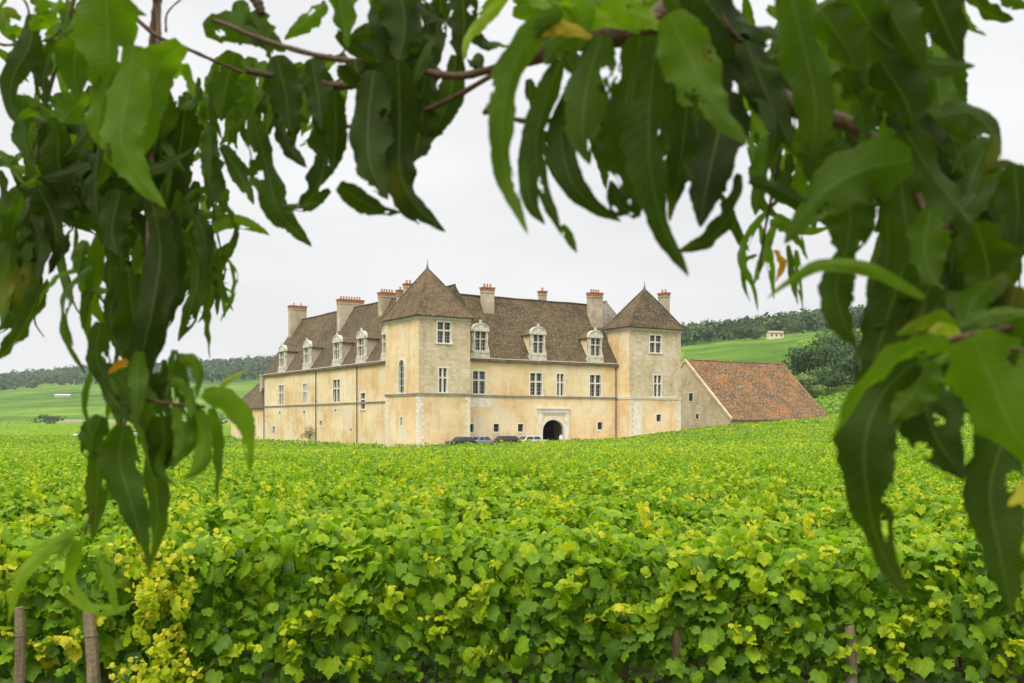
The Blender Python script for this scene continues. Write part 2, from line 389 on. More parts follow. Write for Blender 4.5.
# string course and cornice
def band(name, x0, x1, z, h, pr, mat, loc, rz, parent=ch):
    m = MB(); m.box(x0, x1, -pr, .05, z, z+h); m.box(x0+.003, x1-.003, -pr-.06, .05, z+h, z+h+.09); return m.build(name, mat, parent, loc, rz)
band('string_course', 7.62, 34.44, SZ, .2, .12, M['band'], (0,FV,0), 0)
band('cornice', 7.62, 34.44, EZ-.42, .3, .16, M['stone'], (0,FV,0), 0)
# plaster patch of pale stone near the tower
m = MB(); m.box(8.0, 12.6, -.012, .02, 5.7, 7.0); m.build('stone_patch', M['stone'], ch, (0,FV,0))
# the gate
m = MB(); N = 14; ax = 22.85; rw = 1.85
for i in range(N):
    a0, a1 = math.pi*i/N, math.pi*(i+1)/N
    q = []
    for (aa, rr) in ((a0,rw),(a1,rw),(a1,rw+.5),(a0,rw+.5)): q.append((ax-rr*math.cos(aa), 2.15+rr*math.sin(aa)**(.8 if rr == rw else 1)))
    m.prism(q, -.12, .1)
m.box(ax-rw-.5, ax-rw, -.12, .1, -.5, 2.15); m.box(ax+rw, ax+rw+.5, -.12, .1, -.5, 2.15)
m.box(20.3, 20.9, -.2, .02, -.5, 5.0); m.box(24.9, 25.5, -.2, .02, -.5, 5.0)
m.box(20.9, 24.9, -.06, .02, 4.65, 5.0)
m.box(20.2, 25.6, -.25, .02, 5.0, 5.35); m.box(20.05, 25.75, -.4, .02, 5.5, 5.72); m.box(20.2, 25.6, -.3, .02, 5.35, 5.5)
gt = m.build('gateway', M['stone'], ch, (0,FV,0))
m = MB(); m.box(20.9, 24.8, 5.0, 5.1, -.5, 4.3); m.quad((20.9,.4,-.5),(20.9,5,-.5),(20.9,5,4.3),(20.9,.4,4.3)); m.quad((24.8,.4,-.5),(24.8,5,-.5),(24.8,5,4.3),(24.8,.4,4.3)); m.quad((20.9,.4,4.3),(24.8,.4,4.3),(24.8,5,4.3),(20.9,5,4.3))
m.build('passage', M['interior_shade'], gt)  # passage lining coloured near-black, its inner shade painted in
for sx in (-1, 1):      # leaded oak doors folded open against the passage
    m = MB(); m.box(ax+sx*1.8-.06, ax+sx*1.8+.06, .4, 2.2, -.4, 3.6); m.build('door', M['bark'], gt)
def downpipe(x, z0, z1, loc, rz, parent=ch):
    m = MB(); m.tube([(x,-.14,z0),(x,-.14,z1-.3),(x,-.05,z1)], .075, 8)
    for z in np.arange(z0+1, z1, 2.2): m.box(x-.12, x+.12, -.2, .02, z-.03, z+.03)
    return m.build('downpipe', M['pipe'], parent, loc, rz, smooth=False)
downpipe(34.1, -.5, EZ, (0,FV,0), 0)

# ---- left wing: facade plane u=2.3; local x = -v
LU = 2.3; LZ = 6.35
lo = [(53.9,56.2,6.75,10.1),(43.3,44.9,6.8,10.0),(30.0,32.5,6.8,10.2),(20.9,22.4,5.6,7.9)]
ls = [(58.2,59.2,1.7,3.0),(37.0,37.9,3.2,3.9),(55.3,56.0,5.05,5.6),(44.0,44.7,5.0,5.6),(31.2,31.9,5.2,5.7),(25.5,26.1,2.3,2.75)]
neg = lambda L_: [(-b,-a,c,d) for a,b,c,d in L_]
mb = MB(); wall_panel(mb, -63.7, -2.8, -2.5, EZ, neg(lo)+neg(ls), 0); xf(mb, 0, (LU,0,0), SD)
mb.poly([(LU,63.7,-2.5),(LU,63.7,EZ),(8.8,63.7,22.2),(15.3,63.7,EZ),(15.3,63.7,-2.5)], 0)
mb.quad((15.3,14.6,-2.5),(15.3,63.7,-2.5),(15.3,63.7,EZ),(15.3,14.6,EZ), 0)
mb.build('wall', [M['plaster'], M['rubble'], M['stone']], ch)
for (a,b,c,d), k in zip(neg(lo), (2,2,2,1)): window(ch, (a+b)/2, c, d, b-a, (LU,0,0), SD, k)
for (a,b,c,d) in neg(ls): small_window(ch, (a+b)/2, c, d, b-a, (LU,0,0), SD)
band('string_course', -63.7, -9.5, LZ, .18, .1, M['band'], (LU,0,0), SD)
band('cornice', -63.7, -9.5, EZ-.35, .25, .14, M['stone'], (LU,0,0), SD)
for x in (-39.2, -23.5, -63.4): downpipe(x, -.5, EZ, (LU,0,0), SD)
m = MB(); quoins(m, -63.7, -.5, EZ-.5, 1); m.build('quoins', M['stone'], ch, (LU,0,0), SD)

# ---- roofs
def gable_roof(name, x0, x1, yc, hw, z0, z1, mat, parent, loc=(0,0,0), rz=0, hip0=0, hip1=0, over=.35, n=26):
    """ridge along x; a slightly sagging tiled roof with thickness"""
    mb = MB(); k = (z1-z0)/hw; H = hw+over; zb = z0-over*k
    def P(x, s, t, dz=0):         # t 0 eave, 1 ridge
        xa = x0 + hip0*t; xb = x1 - hip1*t; f = (x-x0)/(x1-x0)
        X = xa + (xb-xa)*f
        sag = -.16*math.sin(math.pi*t)*(.5+.5*math.sin(f*9+s)) + (.05*math.sin(f*31) if 0 < f < 1 else 0)
        kick = .16*(1-t)**6
        return (X, yc+s*H*(1-t), zb+(z1-zb)*t + sag*.6 + kick + dz)
    T = [0,.08,.2,.35,.5,.65,.8,.9,1]
    for s in (-1, 1):
        for i in range(n):
            xa = x0+(x1-x0)*i/n; xb = x0+(x1-x0)*(i+1)/n
            for a, b in zip(T, T[1:]):
                mb.quad(P(xa,s,a), P(xb,s,a), P(xb,s,b), P(xa,s,b))
            mb.quad(P(xa,s,0), P(xb,s,0), P(xb,s,0,-.14), P(xa,s,0,-.14))
            mb.quad(P(xa,s,0,-.14), P(xb,s,0,-.14), (xb, yc+s*(hw-.1), zb+.1), (xa, yc+s*(hw-.1), zb+.1))
    for X in (x0, x1):
        for a, b in zip(T, T[1:]): mb.quad(P(X,-1,a), P(X,1,a), P(X,1,b), P(X,-1,b))
    # ridge tiles
    mb.tube([(x0+hip0+ (x1-hip1-x0-hip0)*i/n, yc, P(x0+(x1-x0)*i/n,1,1)[2]+.02) for i in range(n+1)], .14, 6)
    return mb.build(name, mat, parent, loc, rz)
gable_roof('roof', 3.0, 34.6, 8.6, 5.9, EZ, 21.5, M['tile'], ch)
gable_roof('roof', -63.9, -6.0, 8.8, 6.5, EZ, 22.4, M['tile'], ch, (0,0,0), SD, n=44)   # ridge runs along v at u=8.8
gable_roof('roof', -60, -5.0, 39.0, 5.5, EZ+.4, 22.6, M['slate'], ch, (0,0,0), SD, hip1=6, n=30)

# ---- towers
def tower_roof(cx, cy, hx, hy, z0, z1, mat, over=.55):
    mb = MB(); T = [0,.06,.15,.3,.5,.7,.88,1]
    hx += over; hy += over
    def P(c, t):
        sx, sy = ((-1,-1),(1,-1),(1,1),(-1,1))[c % 4]; w = 1-t; fl = .045*(1-t)**7
        z = z0-.25+(z1-z0+.25)*(t + .02*math.sin(t*math.pi)) 
        return Vector((cx+sx*hx*(w+fl*0), cy+sy*hy*(w), z + .25*(1-t)**8))
    for c in range(4):
        for a, b in zip(T, T[1:]):
            for i in range(6):
                f0, f1 = i/6, (i+1)/6
                A, B, Cc, D = P(c,a), P(c+1,a), P(c+1,b), P(c,b)
                mb.quad(A.lerp(B,f0), A.lerp(B,f1), D.lerp(Cc,f1), D.lerp(Cc,f0))
        mb.tube([P(c,t)+Vector((0,0,.02)) for t in T], .09, 5)
        A, B = P(c,0), P(c+1,0); mb.quad(A, B, B-Vector((0,0,.16)), A-Vector((0,0,.16)))
        iA = Vector((cx+(A.x-cx)*.9, cy+(A.y-cy)*.9, A.z-.16)); iB = Vector((cx+(B.x-cx)*.9, cy+(B.y-cy)*.9, B.z-.16)); mb.quad(A-Vector((0,0,.16)), B-Vector((0,0,.16)), iB, iA)
    r = mb.build('tower_roof', mat, ch)
    f = MB(); f.tube([(cx,cy,z1-.5),(cx,cy,z1+.1),(cx,cy,z1+.5),(cx,cy,z1+1.1)], [.32,.2,.07,.03], 8); f.build('finial', M['lead'], r)
    return r
TZ1 = 17.3; TZ2 = 17.6
# left tower
mb = MB()
wall_panel(mb, 0, 7.6, -2.5, TZ1, [(2.75,4.65,13.9,16.5),(2.95,4.1,7.5,10.6)], (0,1), split=SZ)
s0 = len(mb.v); wall_panel(mb, -9.4, 0, -2.5, TZ1, [(-5.6,-3.9,7.5,11.8,1.3),(-5.1,-4.5,3.2,4.3)], 0)
xf(mb, s0, (0,0,0), SD)
mb.quad((7.6,0,-2.5),(7.6,9.4,-2.5),(7.6,9.4,TZ1),(7.6,0,TZ1),1); mb.quad((0,9.4,-2.5),(7.6,9.4,-2.5),(7.6,9.4,TZ1),(0,9.4,TZ1),0)
tw = mb.build('tower_wall', [M['plaster'], M['rubble'], M['stone']], ch)
window(ch, 3.7, 13.9, 16.5, 1.9, (0,0,0), FR, 2); window(ch, 3.52, 7.5, 10.6, 1.15, (0,0,0), FR, 2, frame=.16)
m = MB(); m.box(-5.6, -3.9, .3, .34, 7.5, 11.8); lc = m.build('chapel_window', M['glass'], ch, (0,0,0), SD)
m = MB(); m.box(-4.79, -4.71, .2, .28, 7.5, 11.7)
for z in (8.4, 9.3, 10.2, 11.0): m.box(-5.6, -3.9, .22, .27, z, z+.05)
m.build('mullion', M['stone'], lc)
m = MB()
for i in range(12):
    a0, a1 = math.pi*i/12, math.pi*(i+1)/12; q = []
    for aa, ww, hh in ((a0,.85,1.3),(a1,.85,1.3),(a1,1.12,1.6),(a0,1.12,1.6)): q.append((-4.75-ww*math.cos(aa), 10.5+hh*math.sin(aa)**.8))
    m.prism(q, -.05, .05)
m.box(-5.87,-5.6,-.05,.05,7.4,10.5); m.box(-3.9,-3.63,-.05,.05,7.4,10.5); m.box(-6.0,-3.5,-.1,.05,7.28,7.4)
m.build('window_surround', M['stone'], lc)
small_window(ch, -4.8, 3.2, 4.3, .6, (0,0,0), SD)
def corner(x, z0, z1, s, mat, loc=(0,0,0), rz=0, alt=0):
    m = MB(); quoins(m, x, z0, z1, s, 1, alt); m.build('quoins', mat, ch, loc, rz)
for x, s in ((0,1),(7.6,-1)): corner(x, -.6, SZ, s, M['stone']); corner(x, SZ+.35, TZ1-.4, s, M['rubble'], alt=1)
for x, s in ((-9.4,1),(0,-1)): corner(x, -.6, SZ, s, M['stone'], rz=SD); corner(x, SZ+.35, TZ1-.4, s, M['plaster'], rz=SD)
band('string_course', -.12, 7.72, SZ, .22, .12, M['band'], (0,0,0), 0); band('string_course', -9.5, .2, SZ-.004, .22, .124, M['band'], (0,0,0), SD)
band('cornice', -.14, 7.74, TZ1-.45, .25, .14, M['stone'], (0,0,0), 0); band('cornice', -9.5, .2, TZ1-.454, .25, .144, M['stone'], (0,0,0), SD)
tower_roof(3.8, 4.7, 3.8, 4.7, TZ1, 24.1, tile_mat('tower_tiles', (.085,.063,.038), (.130,.090,.048), (.165,.104,.05), (.25,.21,.13), .56, .70))
# right tower
X0, X1, YD = 34.5, 44.5, 5.0
mb = MB(); wall_panel(mb, X0, X1, -2.5, TZ2, [(38.45,40.6,14.0,16.5),(39.2,40.65,7.5,10.6),(39.7,40.6,3.8,4.8),(42.0,43.4,-.5,1.3,.7)], (0,1), split=SZ)
s0 = len(mb.v); wall_panel(mb, -YD, 0, -2.5, TZ2, [], 0); xf(mb, s0, (X0,0,0), SD)
mb.quad((X1,0,-2.5),(X1,YD,-2.5),(X1,YD,TZ2),(X1,0,TZ2),1); mb.quad((X0,YD,-2.5),(X1,YD,-2.5),(X1,YD,TZ2),(X0,YD,TZ2),0)
mb.build('tower_wall', [M['plaster'], M['rubble'], M['stone']], ch)
window(ch, 39.5, 14.0, 16.5, 2.15, (0,0,0), FR, 2); window(ch, 39.92, 7.5, 10.6, 1.45, (0,0,0), FR, 2, frame=.18); small_window(ch, 40.15, 3.8, 4.8, .9, (0,0,0), FR)
m = MB(); m.box(42.0, 43.4, .3, .36, -.5, 1.3); m.build('cellar_door', M['interior_shade'], ch)
for x, s in ((X0,1),(X1,-1)): corner(x, -.6, SZ, s, M['stone']); corner(x, SZ+.35, TZ2-.4, s, M['rubble'], alt=1)
m = MB(); m.box(X0+.78, X0+2.4, -.02, .02, .5, 6.6); m.build('stone_patch', M['stone'], ch)
band('string_course', X0-.12, X1+.12, SZ, .22, .12, M['stone'], (0,0,0), 0); band('string_course', -2.6, .2, SZ-.004, .22, .124, M['stone'], (X0,0,0), SD)
band('cornice', X0-.14, X1+.14, TZ2-.45, .25, .14, M['stone'], (0,0,0), 0); band('cornice', -YD, .2, TZ2-.454, .25, .144, M['stone'], (X0,0,0), SD)
tower_roof(39.5, 2.5, 5.0, 2.5, TZ2, 23.7, M['tile'])

# ---- dormers
def dormer(x, loc, rz, w=1.5, kind=0):
    """stone lucarne standing on the wall head; local y into the roof"""
    base = Vector(loc) + Matrix.Rotation(rz, 3, 'Z') @ Vector((x, 0, 0))
    f = MB(); W = w/2; z0, z1, z2 = 13.35, 15.9, 16.2
    f.box(-W-.75, W+.55, -.18, .4, 12.35, 12.95); f.box(-W-.48, W+.48, -.22, .4, 12.95, z0)
    for s in (-1, 1):
        a, b = sorted((s*W, s*(W+.32))); f.box(a, b, -.06, .4, z0, z1)
        f.box(*sorted((s*(W+.08), s*(W+.26))), -.14, -.06, z0, z1)
        f.prism([(s*(W+.32), z0), (s*(W+.55), z0), (s*(W+.45), z0+.5), (s*(W+.32), z0+.95)][::s], -.05, .2)
    f.box(-W-.45, W+.45, -.2, .42, z1, z2)
    n = 12; arc = [( -(W+.32)*math.cos(math.pi*i/n), z2+(.72)*math.sin(math.pi*i/n)) for i in range(n+1)]
    f.prism(arc, -.1, .35)
    arc2 = []
    for i in range(n):
        a0, a1 = math.pi*i/n, math.pi*(i+1)/n
        f.prism([(-(W+.32)*math.cos(a0), z2+0.72*math.sin(a0)), (-(W+.32)*math.cos(a1), z2+0.72*math.sin(a1)), (-(W+.44)*math.cos(a1), z2+0.86*math.sin(a1)), (-(W+.44)*math.cos(a0), z2+0.86*math.sin(a0))], -.18, .38)
    f.box(-.12, .12, -.1, .15, z2+.86, z2+1.25)
    f.box(-.09, .09, .02, .22, z0, z1); f.box(-W, -.09, .023, .217, z0+1.45, z0+1.6); f.box(.09, W, .023, .217, z0+1.45, z0+1.6)
    d = f.build('dormer', mottled_pale, ch, base, rz)
    g = MB(); g.box(-W, W, .28, .32, z0, z1); g.build('pane', M['glass'], d)
    b = MB()
    for i in range(5): xx = -W+w*i/4; b.box(xx-.03, xx+.03, .22, .28, z0, z1)
    for i in range(6): z = z0+(z1-z0)*i/5; b.box(-W, W, .225, .275, z-.025 if i else z, z+.025)
    b.build('glazing_bars', M['bars'], d)
    c = MB(); k = 1.5
    for s in (-1, 1):
        X = s*(W+.38); c.poly([(X,.4,12.6),(X,.4,16.0),(X,2.6,16.0),(X,.4,12.6)][:3])
    c.build('dormer_cheek', M['chim'] if kind else M['plaster'], d)
    r = MB(); H = W+.65; zr = 16.85; ze = 15.9; yb = (ze-12.35)/1.54; yr = (zr-12.35)/1.54+.2
    for s in (-1, 1):
        r.quad((s*H,.3,ze),(s*H,yb,ze),(0,yr,zr),(0,.75,zr)); r.quad((s*H,.3,ze-.12),(s*H,yb,ze-.12),(s*H,yb,ze),(s*H,.3,ze))
    r.tri((-H,.3,ze),(H,.3,ze),(0,.75,zr)); r.quad((-H,.3,ze-.12),(H,.3,ze-.12),(H,yb,ze-.12),(-H,yb,ze-.12))
    r.build('dormer_roof', M['tile'], d)
mottled_pale = mottled('lichened_dormer_stone', [(.30, (.30,.28,.22)), (.45, (.56,.52,.42)), (.7, (.72,.67,.55))], 1.6)
for x in (10.85, 20.3, 30.4): dormer(x, (0,FV,0), FR, 1.65)
for v, w in ((54.5,2.0),(43.2,1.9),(31.0,1.9),(22.2,1.9),(13.9,1.7)): dormer(-v, (LU,0,0), SD, w, 1)
# little roof hatches
# ---- chimneys
def chimney(cu, cv, a, b, ztop, zbot, pots=4, pot_axis=0, brick=.55):
    m = MB(); m.box(cu-a/2, cu+a/2, cv-b/2, cv+b/2, zbot, ztop-brick)
    m.box(cu-a/2-.08, cu+a/2+.08, cv-b/2-.08, cv+b/2+.08, ztop-brick-.3, ztop-brick-.12)
    o = m.build('chimney', M['chim'], ch)
    m = MB(); m.box(cu-a/2-.06, cu+a/2+.06, cv-b/2-.06, cv+b/2+.06, ztop-brick+.003, ztop-.2); m.box(cu-a/2-.15, cu+a/2+.15, cv-b/2-.15, cv+b/2+.15, ztop-.2, ztop-.05)
    m.build('chimney_cap', M['brick'], o)
    for i in range(pots):
        m = MB(); f = (i+.5)/pots-.5; x, y = (cu+f*a*.9, cv) if pot_axis == 0 else (cu, cv+f*b*.9)
        m.tube([(x,y,ztop-.05),(x,y,ztop+.25),(x,y,ztop+.45)], [.16,.13,.15], 7); m.build('chimney_pot', M['brick'], o)
chimney(14.9, 7.5, 1.7, 1.0, 22.7, 17.5, 3)
chimney(25.8, 9.6, 1.0, .8, 23.2, 20, 1, brick=.4)
chimney(33.6, 7.0, 2.0, 1.3, 23.2, 12.5, 4)
chimney(8.2, 62.6, 3.0, 1.3, 25.0, 14, 2)
chimney(8.4, 39.7, 4.2, 1.3, 23.8, 15, 8)
chimney(8.3, 26, 2.4, 1.3, 23.5, 15, 5)
chimney(8.3, 21.5, .9, .9, 23.4, 19, 1, brick=.7)
chimney(8.1, 18.5, 1.2, .9, 24.0, 19, 2, brick=.4)
chimney(44.0, 3.2, .95, 1.6, 23.5, 14, 2, 1, brick=.45)

# ------------------------------------------------------------------ barn
bn = empty('barn', tuple((P0 + D1*58.5 + D2*3.7).to_3d()[:2]) + (-.3,), CA, 'big barn with a steep lichened orange tile roof beside the right tower', 'barn')
# local: x 0..24 along the eave, y 0..21 deep
e0, rz_ = 3.15, 13.0
mb = MB()
s0 = 0; wall_panel(mb, -21, 0, -3, e0, [], 0); xf(mb, 0, (0,0,0), SD)
op = [(12.3-3.7,13.2-3.7,6.0,7.3),(10.9-3.7,11.5-3.7,3.0,3.8)]
# gable end (x=0) as a prism slab with window slabs let in
mb.poly([(0,0,e0),(0,10.5,rz_),(0,21,e0)], 0); mb.poly([(24,0,-3),(24,21,-3),(24,21,e0),(24,10.5,rz_),(24,0,e0)], 0)
mb.quad((0,0,-3),(24,0,-3),(24,0,e0),(0,0,e0),0); mb.quad((0,21,-3),(24,21,-3),(24,21,e0),(0,21,e0),0)
mb.build('wall', [M['barnwall'], M['barnwall'], M['stone']], bn)
m = MB(); m.prism([(-21.3,e0-.5),(-21.3,e0),(-10.5,rz_+.12),(.3,e0-.0),(.3,e0-.5),(-10.5,rz_-.35)], -.18, .25); m.build('gable_coping', M['barnwall'], bn, (0,0,0), SD)
for a,b,c,d in op:
    m = MB(); yc = -(a+b)/2; w = b-a; m.box(yc-w/2-.15, yc+w/2+.15, -.06, .02, c-.15, d+.15)
    o = m.build('window', M['stone'], bn, (0,0,0), SD); g = MB(); g.box(yc-w/2, yc+w/2, -.08, -.03, c, d); g.build('pane', M['glass'], o)
gable_roof('roof', .2, 24.3, 10.5, 10.5, e0, rz_, M['tile_hot'], bn, over=.5, n=24)

# ------------------------------------------------------------------ low annex beyond the left wing
an = empty('annex', tuple((P0 + D1*3.5 + D2*64.2).to_3d()[:2]) + (BZ,), CA, 'small low outbuilding with a brown hipped roof at the left end of the manor', 'outbuilding')
mb = MB(); wall_panel(mb, -22, 0, -2.5, 6.6, [(-12.2,-9.6,2.6,6.0)], 0); xf(mb, 0, (0,0,0), SD)
mb.quad((0,0,-2.5),(9,0,-2.5),(9,0,6.6),(0,0,6.6)); mb.quad((9,0,-2.5),(9,22,-2.5),(9,22,6.6),(9,0,6.6)); mb.quad((0,22,-2.5),(9,22,-2.5),(9,22,6.6),(0,22,6.6))
mb.build('wall', [M['plaster'], M['rubble'], M['stone']], an)
m = MB(); m.box(-12.2,-9.6,.28,.33,2.6,6.0); m.box(-11,-10.8,.15,.28,2.6,6); m.build('doorway', M['interior_shade'], an, (0,0,0), SD)  # flat near-black panel, the dark of the opening put into its colour
gable_roof('roof', -22.2, .2, 4.5, 4.5, 6.6, 12.0, M['tile'], an, (0,0,0), SD, hip0=5, hip1=2, n=12)
m = MB(); m.box(2.6,4.4,11.5,12.7,9,12.6); m.box(2.5,4.5,11.4,12.8,12.6,12.9); m.build('chimney', M['chim'], an)
m = MB(); m.box(-6.6,-5.4,.9,2.2,8.3,9.5); m.prism([(-6.8,9.5),(-5.2,9.5),(-6,10.2)], .8, 2.6); m.build('dormer', M['tile'], an, (0,0,0), SD)

# ------------------------------------------------------------------ cars by the gate
def make_car(name, loc, rz, paint, label, L_=4.2, H=1.48, van=False):
    c = empty(name, loc, rz, label, 'car', 'cars parked in front of the manor')
    W = .86; b = MB()
    prof = [(-L_/2,.32),(-L_/2,.75),(-L_/2+.1,.9),(-L_/2+.75,.98 if not van else 1.0),(L_/2-.25,.98),(L_/2,.8),(L_/2,.32)]
    prof = [(x,z) for x,z in prof]
    b.prism(prof, -W, W)
    x0, x1, x2, x3 = -L_/2+1.0, -L_/2+1.55, L_/2-.75, L_/2-.2
    n = len(b.v); b.v += [(x0,-W+.03,.975),(x1,-W+.18,H),(x2,-W+.18,H),(x3,-W+.03,.975),(x0,W-.03,.975),(x1,W-.18,H),(x2,W-.18,H),(x3,W-.03,.975)]
    for q in ((0,1,2,3),(7,6,5,4),(1,5,6,2),(0,4,5,1),(3,2,6,7)): b.f.append(tuple(n+i for i in q)); b.m.append(0)
    bd = b.build('body', paint, c)
    mod = bd.modifiers.new('bev', 'BEVEL'); mod.width = .06; mod.segments = 2; mod.limit_method = 'ANGLE'
    g = MB()
    def lerp3(a, b_, t): return tuple(a[i]+(b_[i]-a[i])*t for i in range(3))
    for s in (-1, 1):
        y0, y1 = s*(W-.02), s*(W-.17)
        for xa, xb, ya, yb in ((x0+.25, (x1+x2)/2-.06, x1+.08, (x1+x2)/2-.06), ((x1+x2)/2+.06, x3-.25, (x1+x2)/2+.06, x2-.08)):
            g.quad((xa,y0+s*.006,1.02),(xb,y0+s*.006,1.02),(yb,y1+s*.012,H-.07),(ya,y1+s*.012,H-.07))
    g.build('side_window', M['glass'], c)
    g = MB(); g.quad((x0+.06-.03,-W+.12,1.03),(x0+.06-.03,W-.12,1.03),(x1-.05,W-.25,H-.05),(x1-.05,-W+.25,H-.05)); g.build('windscreen', M['glass'], c)
    g = MB(); g.quad((x3-.03,-W+.12,1.03),(x3-.03,W-.12,1.03),(x2+.06,W-.25,H-.05),(x2+.06,-W+.25,H-.05)); g.build('rear_window', M['glass'], c)
    for x in (-L_/2+.8, L_/2-.78):
        for s in (-1, 1):
            w = MB(); w.tube([(x,s*(W-.14),.31),(x,s*(W+.02),.31)], .31, 16); wh = w.build('wheel', M['tyre'], c)
            w = MB(); w.tube([(x,s*(W+.0),.31),(x,s*(W+.03),.31)], .19, 12); w.build('rim', M['lead'], wh)
    for s in (-1, 1):
        w = MB(); w.box(-L_/2-.02, -L_/2+.08, s*.62-.16, s*.62+.16, .62, .76); w.build('headlight', M['bars'], c)
        w = MB(); w.box(L_/2-.08, L_/2+.02, s*.64-.12, s*.64+.12, .66, .84); w.build('tail_light', M['brick'], c)
    return c
M['tyre'] = simple('tyre_rubber', (.02,.02,.02))
def paint(name, col):
    m, t, p = new_mat(name); p.inputs['Base Color'].default_value = (*col,1); p.inputs['Roughness'].default_value = .25; p.inputs['Metallic'].default_value = .3; p.inputs['Coat Weight'].default_value = .6
    return m
def car_at(u, v, turn, *a, **k):
    p = P0 + D1*u + D2*v; make_car('parked_car', (p.x, p.y, terr(p.x, p.y)+.04), CA+turn, *a, **k)
car_at(5.2, -1.7, 0, paint('dark_grey_paint', (.03,.035,.045)), 'dark grey car parked against the foot of the left tower', L_=3.9)
car_at(9.1, .3, .1, paint('blue_grey_paint', (.22,.28,.36)), 'pale blue grey car half hidden at the corner of the left tower', L_=3.7)
car_at(13.2, .4, 0, paint('black_paint', (.015,.017,.02)), 'black car parked below the small square windows of the manor', L_=4.4, H=1.52)
car_at(17.9, .5, math.pi, paint('silver_paint', (.62,.64,.66)), 'silver white car parked just left of the arched gate', L_=4.3)

# ------------------------------------------------------------------ the air
mb = MB(); mb.box(-7600, 7600, -60, 6100, -4, 175)
hz = mb.mesh('haze', [bpy.data.materials.new('haze_air')]); hm = hz.materials[0]; hm.use_nodes = True; ht = hm.node_tree; ht.nodes.clear()
ho = ht.nodes.new('ShaderNodeOutputMaterial'); hv = ht.nodes.new('ShaderNodeVolumePrincipled'); hv.inputs['Color'].default_value = (.90,.95,1,1); hv.inputs['Density'].default_value = .00009
ht.links.new(hv.outputs[0], ho.inputs['Volume']); hzo = bpy.data.objects.new('haze', hz); C.objects.link(hzo); tag(hzo, 'thin pale haze that greys the far wooded ridges', 'haze', None, 'stuff')

# ------------------------------------------------------------------ the vines
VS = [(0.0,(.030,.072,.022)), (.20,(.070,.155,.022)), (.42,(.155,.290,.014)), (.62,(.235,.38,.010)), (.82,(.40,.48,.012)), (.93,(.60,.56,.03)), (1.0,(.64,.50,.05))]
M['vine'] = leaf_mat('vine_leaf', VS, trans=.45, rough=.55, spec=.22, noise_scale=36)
# lobed vine leaf: centre vertex at petiole, 11 rim points; local x across, y along
rim = [(0,.03),(.14,-.12),(.34,-.10),(.43,.08),(.55,.24),(.45,.40),(.47,.60),(.27,.68),(.14,.80),(0,.96),(-.14,.80),(-.27,.68),(-.47,.60),(-.45,.40),(-.55,.24),(-.43,.08),(-.34,-.10),(-.14,-.12)]
RIM = np.array([(x, y, -.38*(x*x+ (y-.35)**2)+(.035 if i % 2 else -.035)) for i, (x, y) in enumerate(rim)]); CEN = np.array([0,.18,.05])
TEM = np.vstack([CEN[None], RIM]); TRI = np.array([(0, i, i % len(rim)+1) for i in range(1, len(rim)+1)])
QT = np.array([(0,-.1,0),(.5,.3,-.06),(0,.95,-.04),(-.5,.3,-.06)]); 
def rots(n, up, spread, rng):
    """n random frames whose leaf normal lies near the given directions"""
    N = up + rng.normal(0, spread, (n,3)); N /= np.linalg.norm(N, axis=1, keepdims=True)
    A = rng.normal(0, 1, (n,3)); A -= (A*N).sum(1, keepdims=True)*N; A /= np.linalg.norm(A, axis=1, keepdims=True)
    return np.stack([np.cross(A, N), A, N], axis=2)       # columns x, y, normal
def scatter(tem, tri, pos, size, Rm):
    n, k = len(pos), len(tem)
    V = np.einsum('nij,kj->nki', Rm, tem)*size[:,None,None] + pos[:,None,:]
    F = (tri[None] + (np.arange(n)*k)[:,None,None]).reshape(-1, tri.shape[1])
    return V.reshape(-1,3), F
def fold_quad():       # cheap leaf: two triangles with a crease, vertex order gives 2 tris
    return QT, np.array([(0,1,2),(0,2,3)])
